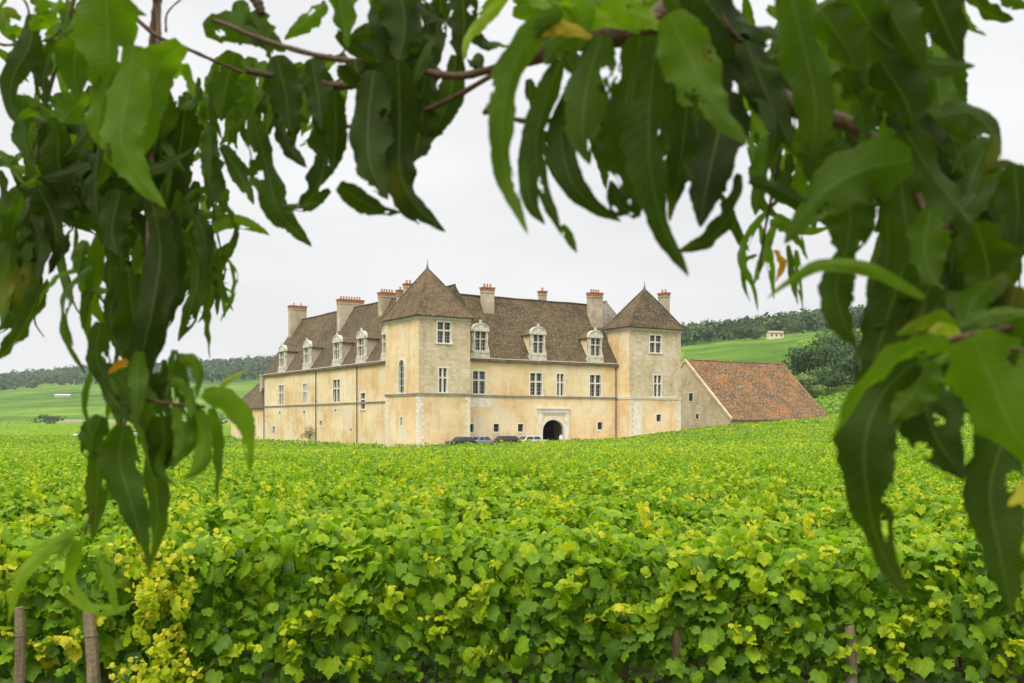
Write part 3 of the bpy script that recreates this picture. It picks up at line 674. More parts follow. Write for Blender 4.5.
def vine_foliage(name, seed, n, detail, yellow=0.0, width=1.05, SCL=1.0):
    rng = np.random.default_rng(seed); ps = []; up = []; hu = []; sz = []
    # body of the trellised row
    nb = int(n*.55)
    x = rng.uniform(-width/2, width/2, nb); z = .30+.86*rng.beta(1.6, 1.1, nb); s = rng.choice([-1, 1], nb, p=[.68,.32])
    y = s*(.14+.15*rng.random(nb))*(1-.35*((z-.7)/.6)**2) + .05*np.sin(x*5+seed)
    ps.append(np.c_[x,y,z]); up.append(np.c_[rng.normal(0,.35,nb), s*.95, np.full(nb,.6)]); 
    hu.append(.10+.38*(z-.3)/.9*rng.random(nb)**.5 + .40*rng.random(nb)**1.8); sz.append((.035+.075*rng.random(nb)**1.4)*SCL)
    # top of the canopy and young shoots
    nt_ = int(n*.22); x = rng.uniform(-width/2, width/2, nt_); y = rng.normal(0,.15,nt_); z = 1.10+.12*rng.random(nt_)-.8*y*y + .04*np.sin(x*7+seed)
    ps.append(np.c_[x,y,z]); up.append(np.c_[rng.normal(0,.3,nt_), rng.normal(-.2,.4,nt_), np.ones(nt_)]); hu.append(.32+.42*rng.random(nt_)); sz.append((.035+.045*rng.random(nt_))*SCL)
    left = n-nb-nt_; ns = 24
    for k in range(ns):
        m = max(3, left//ns); x0 = rng.uniform(-width/2, width/2); side = rng.choice([-1,-1,0,1]); y0 = side*.22+rng.normal(0,.05); z0 = rng.uniform(.55,1.12)
        t = np.linspace(0,1,m); ln = rng.uniform(.12,.36); dx = rng.normal(0,.12)
        ps.append(np.c_[x0+dx*t+rng.normal(0,.02,m), y0+side*.10*t+rng.normal(0,.02,m)-.02, z0+ln*t - (.12*t*t if side else 0)])
        up.append(np.c_[rng.normal(0,.5,m), np.full(m,-.5), np.full(m,.7)]); yl = yellow if rng.random() < .5 else 0
        hu.append(.48+.30*t+.15*rng.random(m)+yl*rng.random(m)); sz.append((.072-.045*t)*rng.uniform(.8,1.2,m))
    P = np.vstack(ps); U = np.vstack(up); U /= np.linalg.norm(U, axis=1, keepdims=True); H = np.clip(np.concatenate(hu)+.04, 0, .93 if yellow > .8 else .88); S = np.concatenate(sz)
    Rm = rots(len(P), U, .68, rng)
    # leaves hang: turn the leaf axis downward
    A = np.tile([0,0,-1.0], (len(P),1)) + rng.normal(0,.55,(len(P),3)); N = Rm[:,:,2]; A -= (A*N).sum(1,keepdims=True)*N; A /= np.linalg.norm(A,axis=1,keepdims=True)
    Rm = np.stack([np.cross(A,N), A, N], axis=2)
    tem, tri = (TEM, TRI) if detail else fold_quad()
    Vv, Ff = scatter(tem, tri, P, S*(1 if detail else 1.1), Rm)
    return np_mesh(name, Vv, Ff, [M['vine']], hue=np.repeat(H, len(tri)))
def vine_stem(name, seed):
    rng = random.Random(seed); mb = MB(); x = 0; y = 0; pts = []
    for i in range(6): pts.append((x, y, i*.085)); x += rng.uniform(-.03,.03); y += rng.uniform(-.03,.03)
    mb.tube(pts, [.035,.03,.03,.027,.027,.03], 7)
    for s in (-1, 1): mb.tube([pts[-1], (x+s*.2, y, .48), (x+s*.42, y, .5)], [.024,.016,.009], 6)
    for i in range(5):
        a = rng.uniform(-.4,.4); mb.tube([(x+a, y, .48), (x+a+rng.uniform(-.05,.05), y+rng.uniform(-.05,.05), .8), (x+a+rng.uniform(-.1,.1), y+rng.uniform(-.08,.08), 1.12)], [.007,.006,.003], 5)
    return mb.mesh(name, M['bark'])
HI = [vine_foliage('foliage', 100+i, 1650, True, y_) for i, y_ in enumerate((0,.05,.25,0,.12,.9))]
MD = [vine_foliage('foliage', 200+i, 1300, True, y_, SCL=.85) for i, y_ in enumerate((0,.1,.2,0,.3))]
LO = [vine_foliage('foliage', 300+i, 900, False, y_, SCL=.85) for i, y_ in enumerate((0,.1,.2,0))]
ST = [vine_stem('trunk', i) for i in range(4)]
RA = R(3.0); RD = Vector((math.cos(RA), math.sin(RA), 0)); RN = Vector((-math.sin(RA), math.cos(RA), 0))
def in_view(p, m=.04): return p.y > .5 and abs(p.x/p.y) < .5+m+.5/p.y
def is_vine_land(x, y):
    u, v = uv_of(x, y)
    if -7 < u < 47 and -5.5 < v < 80: return False
    if 46 <= u < 86 and 1.5 < v < 30: return False
    if u > -2.5 and 60 < v < 84 and u < 16: return False
    return True
count = 0; row = 0; vine_rows = []
rngv = random.Random(5)
SPECIAL = {}
while count < 296:
    base = RN*(5.35+row*1.02); k0 = -40
    for k in range(-40, 41):
        off = (row*.37) % 1.0
        p = base + RD*((k+off)*1.0)
        if not in_view(p): continue
        if count >= 296: break
        D = p.y; z = terr(p.x, p.y)
        lab_row = ['front row','second row','third row','fourth row'][row] if row < 4 else None
        g = 'grapevines in the nearer rows of the vineyard'
        o = empty('grapevine', (p.x, p.y, z), RA + (math.pi if rngv.random() < .0 else 0), None, 'grapevine', g)
        px = 512+1024*p.x/p.y
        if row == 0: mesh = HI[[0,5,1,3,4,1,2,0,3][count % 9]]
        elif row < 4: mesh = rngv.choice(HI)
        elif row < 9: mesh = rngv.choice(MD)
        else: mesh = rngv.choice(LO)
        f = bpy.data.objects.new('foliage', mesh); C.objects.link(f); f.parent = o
        f.scale = (1, 1, rngv.uniform(.94,1.07))
        if row < 3:
            t = bpy.data.objects.new('trunk', rngv.choice(ST)); C.objects.link(t); t.parent = o
        o['_r'] = row; o['_px'] = px; vine_rows.append(o); count += 1
    row += 1
LASTROW = row; 
front = sorted([o for o in vine_rows if o['_r'] == 0], key=lambda o: o['_px'])
LB = ['grapevine at the far left end of the front row, cut off by the edge','leafy green grapevine right behind the two wooden stakes at the lower left','green grapevine of the front row just right of the pale yellow clump','central grapevine of the front row, at the bottom centre of the photo','front row grapevine round the brown stake right of the bottom centre','front row grapevine round the grey stake below the big hanging peach leaf','rightmost grapevine of the front row, in the bottom right corner']
for o in vine_rows:
    r = o['_r']; del o['_r']; del o['_px']
    if r == 0: o['label'] = LB[min(front.index(o), len(LB)-1)]
    elif r < 4: o['label'] = 'leafy green grapevine in the %s row of the vineyard from the viewer' % ['','second','third','fourth'][r]; o['group'] = 'grapevines of row %s' % ['','two','three','four'][r]
    else: o['label'] = 'small green grapevine in the crowded rows behind the front four'; o['group'] = 'grapevines behind the front four rows'
def at_px(px, D): return (px-512)/1024*D
# ---- the rest of the vineyard, beyond counting
def far_vines():
    rng = np.random.default_rng(77); Vs = []; Fs = []; Hs = []; base = 0
    y_start = 5.35 + LASTROW*1.02 - .4
    def add(y0, y1, dens, size, zlo, zhi, rowsp=1.02):
        nonlocal base
        # candidate points in the view wedge
        A = .5*(y1*y1-y0*y0)*1.12*1.1; n = int(A*dens)
        y = np.sqrt(rng.uniform(y0*y0, y1*y1, n)); x = y*rng.uniform(-.56,.56,n)
        rc = (-math.sin(RA)*x + math.cos(RA)*y); k = np.round((rc-5.35)/rowsp); yc = k*rowsp+5.35
        d = rng.normal(0, .17, n) if rowsp < 1.5 else rng.normal(0, .3*rowsp, n)
        rc2 = yc+d; along = math.cos(RA)*x + math.sin(RA)*y
        x = math.cos(RA)*along - math.sin(RA)*rc2; y = math.sin(RA)*along + math.cos(RA)*rc2
        keep = np.array([is_vine_land(a, b) and b > y0-.3 for a, b in zip(x, y)]); x, y, d = x[keep], y[keep], d[keep]; n = len(x)
        z = np.array([terr(a, b) for a, b in zip(x, y)])
        nl = np.array([noise.noise(Vector((a*.9, b*.9, 0))) for a, b in zip(x, y)]); n2 = np.array([noise.noise(Vector((a*.12, b*.06, 3))) for a, b in zip(x, y)])
        hz = zlo+(zhi-zlo)*rng.beta(2.2,1.0,n) + .17*nl - .9*np.minimum(d*d,.2)*(1 if rowsp < 1.5 else 0); 
        sh = rng.random(n) < .06; hz = hz + np.where(sh, rng.uniform(0,.16,n), 0)
        P = np.c_[x, y, z+hz]; U = np.c_[rng.normal(0,.3,n), rng.normal(-.55,.3,n), np.full(n,.8)]; U /= np.linalg.norm(U,axis=1,keepdims=True)
        Rm = rots(n, U, .45, rng); S = size*rng.uniform(.5,1.15,n)
        tem, tri = fold_quad(); Vv, Ff = scatter(tem, tri, P, S, Rm)
        h = .08 + .57*rng.random(n) + .14*(hz-zlo)/(zhi-zlo) + .10*nl + .15*n2 + np.where(sh, .12, 0) + np.where(rng.random(n) < .05, .14, 0)
        Vs.append(Vv); Fs.append(Ff+base); base += len(Vv); Hs.append(np.repeat(np.clip(h,0,.86), len(tri)))
    add(y_start, 30, 380, .072, .72, 1.18)
    add(30, 48, 210, .10, .75, 1.18)
    add(48, 78, 80, .165, .8, 1.18)
    add(78, 126, 40, .23, .85, 1.15)
    add(126, 210, 14, .36, .85, 1.15)
    me = np_mesh('vineyard', np.vstack(Vs), np.vstack(Fs), [M['vine']], hue=np.concatenate(Hs))
    o = bpy.data.objects.new('vineyard', me); C.objects.link(o)
    tag(o, 'dense mass of bright green vines reaching back to the manor', 'vineyard', None, 'stuff')
far_vines()
def farther_vines():       # plots on the plain and the lower slopes beyond, coarse
    rng = np.random.default_rng(78); n = 90000
    y = np.exp(rng.uniform(math.log(205), math.log(520), n)); t = rng.uniform(-.62,.62,n); x = y*t
    yr = np.round(y/2.2)*2.2+rng.normal(0,.35,n)
    keep = np.array([is_vine_land(a, b) for a, b in zip(x, yr)]) & ((t < -.2) | (t > .28)); x, yr = x[keep], yr[keep]; n = len(x)
    z = np.array([terr(a,b) for a,b in zip(x,yr)]); P = np.c_[x, yr, z+rng.uniform(.5,.9,n)]
    U = np.c_[rng.normal(0,.2,n), np.full(n,-.3), np.ones(n)]; U /= np.linalg.norm(U,axis=1,keepdims=True)
    tem, tri = fold_quad(); Vv, Ff = scatter(tem, tri, P, rng.uniform(.6,1.1,n), rots(n,U,.25,rng))
    nl = np.array([noise.noise(Vector((a*.01, b*.012, 3))) for a, b in zip(x, yr)])
    o = bpy.data.objects.new('far_vineyard', np_mesh('far_vineyard', Vv, Ff, [M['vine']], hue=np.repeat(np.clip(.5+.2*nl+.2*rng.random(n),0,.9), 2))); C.objects.link(o)
    tag(o, 'distant flat vineyard plots on the plain left of the manor', 'vineyard', None, 'stuff')
farther_vines()
# a sick vine with pale yellow shoots in the front row
yo = empty('grapevine', (at_px(166,4.98), 4.98, terr(-1.6,4.98)), 0, 'sick grapevine with a tall clump of pale yellow leaves at the lower left', 'grapevine')
def yellow_vine():
    rng = np.random.default_rng(9); ps=[]; hu=[]; sz=[]; up=[]
    for k in range(44):
        m = 16; t = np.linspace(0,1,m); x0 = rng.normal(0,.06); z0 = rng.uniform(.35,1.12); ln = rng.uniform(.12,.30); y0 = rng.normal(0,.07); dx = rng.normal(0,.07)
        ps.append(np.c_[x0+dx*t+rng.normal(0,.02,m), y0-.05*t+rng.normal(0,.02,m), z0+ln*t]); hu.append(np.clip(.70+.18*t+.14*rng.random(m),0,1)); sz.append((.05-.025*t)*rng.uniform(.7,1.2,m)); up.append(np.c_[rng.normal(0,.5,m), np.full(m,-.6), np.full(m,.6)])
    P=np.vstack(ps); U=np.vstack(up); U/=np.linalg.norm(U,axis=1,keepdims=True)
    Vv,Ff = scatter(TEM, TRI, P, np.concatenate(sz), rots(len(P),U,.6,rng)); return np_mesh('foliage', Vv, Ff, [M['vine']], hue=np.repeat(np.concatenate(hu), len(TRI)))
f = bpy.data.objects.new('foliage', yellow_vine()); C.objects.link(f); f.parent = yo; yo.location.y = 4.9
t = bpy.data.objects.new('trunk', ST[1]); C.objects.link(t); t.parent = yo; t.scale = (.5,.5,.45)
# ---- stakes of the trellis
def stake(x, y, ztop, w, lean, label):
    z0 = terr(x, y); mb = MB(); h = ztop-z0; n = 8
    mb.tube([(lean*i/n*h + .004*math.sin(i*2.1), .003*math.cos(i*3), -.1+(h+.1)*i/n) for i in range(n+1)], [w*(1+.05*math.sin(i*1.7)) for i in range(n)]+[w*.86], 9)
    o = mb.build('vineyard_stake', M['post'], None, (x, y, z0)); tag(o, label, 'stake', 'wooden stakes in the front row of vines')
    for zz_ in (.55, .8):
        if zz_ < h: 
            b = MB(); b.tube([(lean*zz_+math.cos(a)*(w+.002), math.sin(a)*(w+.002), zz_) for a in np.linspace(0, 2*math.pi, 13)], .003, 4, cap=False); b.build('wire_tie', M['pipe'], o)
stake(at_px(20,4.86), 4.86, .93, .026, 0, 'thin upright wooden stake at the bottom left edge of the photo')
stake(at_px(106,4.86), 4.86, .91, .032, -.09, 'leaning wooden stake under the drooping curled peach leaf')
stake(at_px(166,5.05), 5.05, .78, .034, .02, 'wooden stake hidden among yellow tipped vine shoots at lower left')
stake(at_px(676,5.2), 5.2, .80, .032, 0, 'brown wooden stake in the vines right of the bottom centre')
stake(at_px(856,5.2), 5.2, .78, .03, -.04, 'grey wooden stake among the vines under the big hanging peach leaf')
# trellis wires

# ------------------------------------------------------------------ woods, trees, things on the slopes
TS = [(0.0,(.032,.062,.022)), (.35,(.050,.092,.028)), (.7,(.085,.140,.036)), (1.0,(.15,.21,.05))]
M['tree_leaf'] = leaf_mat('tree_leaf', TS, trans=.2, rough=.7, spec=.2)
M['bush_leaf'] = leaf_mat('bush_leaf', [(0,(.04,.08,.03)),(1,(.10,.17,.06))], trans=.2, rough=.7, spec=.2)
def crown_pts(rng, n, rx, rz, lobes=9):
    """leaf clump positions on the skins of several overlapping lobes"""
    L_ = [(rng.normal(0,.42,3)*[rx,rx,rz*.8]) for _ in range(lobes)]; R_ = rng.uniform(.38,.62,lobes)
    k = rng.integers(0, lobes, n); d = rng.normal(0,1,(n,3)); d /= np.linalg.norm(d,axis=1,keepdims=True)
    rr = R_[k][:,None]*rng.uniform(.75,1.08,(n,1)); P = np.array(L_)[k] + d*rr*np.array([rx,rx,rz]); 
    return P, d, k
def woodland(name, label, spots, n_each, seed, hmin, hmax, leaf, bias):
    rng = np.random.default_rng(seed); Ps=[]; Us=[]; Ss=[]; Hs=[]
    for (x, y) in spots:
        h = rng.uniform(hmin, hmax); rx = h*rng.uniform(.38,.55); z = terr(x, y)
        P, d, k = crown_pts(rng, n_each, rx, h*.5, 5); P = P + [x, y, z+h*.52]; tone = rng.uniform(-.3,.35)
        Ps.append(P); Us.append(d+[0,0,.4]); Ss.append(leaf*rng.uniform(.6,1.3,n_each)); Hs.append(np.clip(bias+tone+.25*rng.random(n_each),0,1))
    P=np.vstack(Ps); U=np.vstack(Us); U/=np.linalg.norm(U,axis=1,keepdims=True)
    tem, tri = fold_quad(); Vv, Ff = scatter(tem-[0,.4,0], tri, P, np.concatenate(Ss), rots(len(P),U,.35,rng))
    o = bpy.data.objects.new(name, np_mesh(name, Vv, Ff, [M['tree_leaf']], hue=np.repeat(np.concatenate(Hs),2))); C.objects.link(o)
    return tag(o, label, 'woodland', None, 'stuff')
rng = np.random.default_rng(3)
def wood_spots(px0, px1, lo, hi, n, ok=lambda px, y: True):
    S = []
    while len(S) < n:
        y = math.sqrt(rng.uniform(lo*lo, hi*hi)); px = rng.uniform(px0, px1)
        if ok(px, y): S.append(((px-512)/1024*y, y))
    return S
# left hill: wood on its upper third
woodland('woodland', 'far wooded ridge behind the fields on the left', wood_spots(-260, 430, 1180, 1900, 3600, lambda px, y: y > 1200+60*math.sin(px*.03)+ (0 if px > 120 else 60)), 26, 4, 9, 14, 3.6, .25)
# right hill: forest edge slants down to the left
def forest_edge(px): return np.interp(px, [660,700,760,845,1100,1600], [640,640,650,650,620,600])
woodland('woodland', 'wooded hilltop above the green slope on the right', wood_spots(640, 1500, 600, 1060, 3000, lambda px, y: y > forest_edge(px)+12*math.sin(px*.2)), 34, 5, 9, 15, 2.8, .25)
# individual trees between barn and hill
def branch_tree(name, px, D, h, rx, label, seed, n=900, leaf=.5, mat='tree_leaf', bias=.3, group='trees on the slope behind the barn', lift=0, dx=0):
    rng = np.random.default_rng(seed); x = (px-512)/1024*D; z = terr(x, D)
    t = empty(name, (x, D, z), 0, label, 'tree', group)
    mb = MB(); hh = h*.55
    mb.tube([(0,0,-.3),(.1,0,hh*.5),(0,.1,hh)], [h*.028,h*.02,h*.012], 7)
    for i in range(6):
        a = i*1.1; mb.tube([(0,0,hh*(.5+.08*i)),(math.cos(a)*rx*.35,math.sin(a)*rx*.35,hh*(.8+.08*i)),(math.cos(a)*rx*.7,math.sin(a)*rx*.7,hh*(1.0+.1*i))], [h*.01,h*.007,h*.003], 5)
    mb.build('trunk', M['bark'], t)
    P, d, k = crown_pts(rng, n, rx, h*.42, 11); P[:,2] += h*.56; P[:,2] = np.maximum(P[:,2], h*.1)
    U = d+[0,0,.35]; U /= np.linalg.norm(U,axis=1,keepdims=True); lt = rng.uniform(-.15,.2,11)
    tem, tri = fold_quad(); Vv, Ff = scatter(tem-[0,.4,0], tri, P, leaf*rng.uniform(.6,1.3,n), rots(n,U,.45,rng))
    f = bpy.data.objects.new('crown', np_mesh('crown', Vv, Ff, [M[mat]], hue=np.repeat(np.clip(bias+lt[k]+.25*rng.random(n),0,1),2))); C.objects.link(f); f.parent = t
    return t
TREES = [  # px, D, h, rx, tone
 (757,610,10,6,.3,'dark round tree left of the cottage on the slope'),(745,625,10,7,.25,'dark tree at the wood edge, far left of the cottage'),
 (795,625,9,6,.35,'round tree just right of the cottage on the slope'),(799,292,11,6,.25,'dark green tree showing over the right end of the barn ridge'),
 (818,285,12,7,.35,'broad tree behind the right end of the barn roof'),(838,280,13,7,.2,'tall dark tree between the barn and the drooping peach leaves'),
 (806,262,6,4,.85,'light green bush like tree right behind the barn ridge end'),(828,265,8,5,.3,'low dark tree at the lower right corner of the barn roof'),
 (856,272,12,7,.3,'dark tree half hidden by the tip of a curled peach leaf'),(850,330,13,8,.3,'tall tree on the slope behind the curled peach leaf'),
 (880,290,12,8,.3,'tree on the slope seen between the large peach leaves'),(905,280,11,7,.25,'low tree right of the hanging peach leaf'),
 (930,310,13,8,.2,'tree hidden behind the large peach leaves on the right'),(825,345,12,7,.4,'tree on the slope above the right end of the barn')]
for i, (px, D, h, rx, b, lab) in enumerate(TREES):
    branch_tree('deciduous_tree', px, D, h, rx, lab, 50+i, 1100, .75 if D < 400 else 1.0, bias=b)
branch_tree('deciduous_tree', 48, 440, 5.5, 5.5, 'lone dark bushy tree in the fields at the far left', 90, 500, .7, bias=.3, group=None)
branch_tree('deciduous_tree', 213, 300, 5, 4, 'small bushy tree just left of the low outbuilding', 91, 400, .6, bias=.4, group=None)
# dry shrub against the left wing
p = P0 + D1*1.4 + D2*40
t = branch_tree('shrub', 512+1024*p.x/p.y, p.y, 2.9, 1.0, 'small brownish shrub at the foot of the left wing', 92, 420, .16, mat='bush_leaf', group=None)
# cottage on the slope
def house(name, px, D, w, d, hw, hr, rz, label, wallm, roofm, wins=3):
    x = (px-512)/1024*D; z = terr(x, D); o = empty(name, (x, D, z), rz, label, 'house')
    mb = MB(); mb.box(-w/2, w/2, -d/2, d/2, -2, hw); mb.poly([(-w/2,-d/2,hw),(-w/2,0,hr),(-w/2,d/2,hw)]); mb.poly([(w/2,-d/2,hw),(w/2,d/2,hw),(w/2,0,hr)]); mb.build('wall', wallm, o)
    mb = MB()
    for s in (-1, 1): mb.prism([(s*(d/2+.4), hw-.15),(0,hr+.12),(0,hr+.35),(s*(d/2+.55),hw+.05)], -w/2-.4, w/2+.4)
    mb.build('roof', roofm, o, rz=math.pi/2)
    for i in range(wins):
        xx = -w/2+w*(i+.5)/wins; m = MB(); m.box(xx-.5, xx+.5, -d/2-.05, -d/2+.05, hw*.35, hw*.75); m.build('window', M['glass'], o)
    return o
cream = simple('cream_wall', (.72,.62,.42)); pale = simple('pale_wall', (.50,.48,.42)); M['roof_far'] = simple('far_tile', (.30,.21,.13))
house('cottage', 775, 596, 8.5, 5, 3.0, 4.2, .1, 'small cream cottage with a flat tiled roof high on the green slope', cream, M['roof_far'])
house('farm_shed', 63, 1000, 14, 5, 1.6, 2.4, .15, 'long low pale shed in the fields at the far left', pale, simple('grey_sheet_roof', (.55,.52,.48)), 0)
house('farm_shed', 121, 900, 13, 6, 2.0, 3.0, -.1, 'short low pale shed in the fields seen behind the peach twigs', pale, simple('grey_sheet', (.5,.48,.45)), 0)
# far field wall on the plain
mb = MB(); 
for i in range(40):
    x0 = -230+3.6*i; x1 = x0+3.6; z0_, z1_ = terr(x0,500), terr(x1,500); n = len(mb.v)
    mb.v += [(x0,500,z0_-.5),(x1,500,z1_-.5),(x1,500,z1_+2.1),(x0,500,z0_+2.1),(x0,500.5,z0_-.5),(x1,500.5,z1_-.5),(x1,500.5,z1_+2.1),(x0,500.5,z0_+2.1)]
    for q in ((0,1,2,3),(7,6,5,4),(3,2,6,7)): mb.f.append(tuple(n+j for j in q)); mb.m.append(0)
w = mb.build('stone_wall', simple('field_wall', (.50,.45,.36))); tag(w, 'long low pale stone wall at the far edge of the plain on the left', 'wall')
def white_car(px, D, rz, lab, col):
    x = (px-512)/1024*D; make_car('parked_car', (x, D, terr(x, D)+.35), rz, paint('white_paint', col), lab, L_=4.2); 
white_car(84, 215, .1, 'small white car far off in the fields on the left', (.8,.8,.8)); white_car(131, 235, .3, 'tiny white car behind the peach leaves left of the manor', (.8,.8,.82))
# person by the gate
pp = P0 + D1*22.7 + D2*.6
def person(loc, rz):
    me = bpy.data.meshes.new('person'); J = {'pel':(0,0,.95),'sp':(0,0,1.15),'ch':(0,0,1.38),'nk':(0,0,1.5),'hd':(0,-.01,1.6),'ht':(0,0,1.72),
     'hl':(-.1,0,.9),'kl':(-.11,-.04,.5),'al':(-.12,0,.08),'tl':(-.13,-.14,.04),'hr':(.1,0,.9),'kr':(.13,.02,.5),'ar':(.15,.08,.08),'tr':(.15,-.06,.04),
     'sl':(-.19,0,1.42),'el':(-.24,.02,1.14),'wl':(-.24,-.08,.9),'fl':(-.24,-.11,.81),'sr':(.19,0,1.42),'er':(.25,.02,1.14),'wr':(.22,-.1,.92),'fr':(.21,-.14,.84)}
    E_ = [('pel','sp'),('sp','ch'),('ch','nk'),('nk','hd'),('hd','ht'),('pel','hl'),('hl','kl'),('kl','al'),('al','tl'),('pel','hr'),('hr','kr'),('kr','ar'),('ar','tr'),('ch','sl'),('sl','el'),('el','wl'),('wl','fl'),('ch','sr'),('sr','er'),('er','wr'),('wr','fr')]
    rad = dict(pel=.15,sp=.13,ch=.15,nk=.06,hd=.1,ht=.08,hl=.1,kl=.07,al=.05,tl=.045,hr=.1,kr=.07,ar=.05,tr=.045,sl=.07,el=.05,wl=.035,fl=.035,sr=.07,er=.05,wr=.035,fr=.035)
    K = list(J); me.from_pydata([J[k] for k in K], [(K.index(a),K.index(b)) for a,b in E_], []); o = bpy.data.objects.new('person', me); C.objects.link(o)
    o.modifiers.new('skin','SKIN'); s = o.modifiers.new('sub','SUBSURF'); s.levels = s.render_levels = 1
    for i, k in enumerate(K): me.skin_vertices[0].data[i].radius = (rad[k], rad[k])
    me.skin_vertices[0].data[0].use_root = True
    m, t, p = new_mat('walker_clothes'); c = nn(t,'ShaderNodeTexCoord'); s_ = nn(t,'ShaderNodeSeparateXYZ'); t.links.new(c.outputs['Object'], s_.inputs[0])
    r = ramp_node(t, [(0,(.05,.06,.10)),(.49,(.70,.76,.82)),(.79,(.55,.36,.26)),(.88,(.06,.04,.03))]); r.color_ramp.interpolation = 'CONSTANT'
    md = nn(t,'ShaderNodeMath',operation='DIVIDE'); md.inputs[1].default_value = 1.9; t.links.new(s_.outputs[2], md.inputs[0]); t.links.new(md.outputs[0], r.inputs[0]); t.links.new(r.outputs[0], p.inputs['Base Color']); p.inputs['Roughness'].default_value = .9
    me.materials.append(m); o.location = loc; o.rotation_euler = (0,0,rz); return o
po = person((pp.x, pp.y, terr(pp.x, pp.y)+.05), .4); tag(po, 'person in a pale blue top standing in front of the arched gate', 'person')

# ------------------------------------------------------------------ peach tree overhanging the viewer
def peach_mat():
    m, t, p = new_mat('peach_leaf'); a = nn(t, 'ShaderNodeAttribute', attribute_name='hue')
    r = ramp_node(t, [(0,(.022,.036,.004)),(.3,(.048,.088,.007)),(.6,(.115,.205,.011)),(.8,(.19,.29,.016)),(.9,(.32,.38,.04)),(1,(.50,.22,.02))]); t.links.new(a.outputs['Fac'], r.inputs[0])
    n = noise_node(t, 22, 4, .6); r2 = ramp_node(t, [(.3,(.72,.75,.7)),(.7,(1.25,1.2,1.15))]); t.links.new(n.outputs[0], r2.inputs[0])
    col = mixc(t, 1, r.outputs[0], r2.outputs[0], 'MULTIPLY')
    n5 = noise_node(t, 9, 2, .5); r5 = ramp_node(t, [(.66,(0,0,0)),(.80,(.7,.7,.7))]); t.links.new(n5.outputs[0], r5.inputs[0]); col = mixc(t, r5.outputs[0], col, (.26,.22,.03))
    uv = nn(t, 'ShaderNodeAttribute', attribute_name='across'); ab = nn(t, 'ShaderNodeMath', operation='ABSOLUTE'); t.links.new(uv.outputs['Fac'], ab.inputs[0])
    r3 = ramp_node(t, [(.02,(.28,.28,.28)),(.08,(0,0,0))]); t.links.new(ab.outputs[0], r3.inputs[0])
    col = mixc(t, r3.outputs[0], col, (.17,.25,.07))
    al = nn(t, 'ShaderNodeAttribute', attribute_name='along'); m1 = nn(t,'ShaderNodeMath',operation='MULTIPLY'); m1.inputs[1].default_value = 120; t.links.new(al.outputs['Fac'], m1.inputs[0])
    m2 = nn(t,'ShaderNodeMath',operation='MULTIPLY'); m2.inputs[1].default_value = -9; t.links.new(ab.outputs[0], m2.inputs[0]); ad = nn(t,'ShaderNodeMath',operation='ADD'); t.links.new(m1.outputs[0], ad.inputs[0]); t.links.new(m2.outputs[0], ad.inputs[1])
    sn = nn(t,'ShaderNodeMath',operation='SINE'); t.links.new(ad.outputs[0], sn.inputs[0]); r4 = ramp_node(t, [(.8,(.0,.0,.0)),(1,(.05,.05,.05))]); t.links.new(sn.outputs[0], r4.inputs[0])
    col = mixc(t, r4.outputs[0], col, (.12,.20,.05))
    t.links.new(col, p.inputs['Base Color']); p.inputs['Roughness'].default_value = .6; p.inputs['Specular IOR Level'].default_value = .13
    bump(t, p, sn.outputs[0], .10, .0015)
    tr = nn(t, 'ShaderNodeBsdfTranslucent'); mx = nn(t, 'ShaderNodeMixShader'); mx.inputs[0].default_value = .46
    t.links.new(mixc(t, 1, col, (1.4,1.6,.25), 'MULTIPLY'), tr.inputs[0]); t.links.new(p.outputs[0], mx.inputs[1]); t.links.new(tr.outputs[0], mx.inputs[2]); t.links.new(mx.outputs[0], t.nodes['Material Output'].inputs[0])
    return m
M['peach'] = peach_mat()
def spline(P, n):
    P = [Vector(p) for p in P]; Q = [P[0]*2-P[1]] + P + [P[-1]*2-P[-2]]; out = []; seg = len(P)-1
    for i in range(n):
        t = i/(n-1)*seg; k = min(int(t), seg-1); f = t-k; a, b, c, d = Q[k:k+4]
        out.append(.5*((2*b)+(c-a)*f+(2*a-5*b+4*c-d)*f*f+(3*b-a-3*c+d)*f**3))
    return out
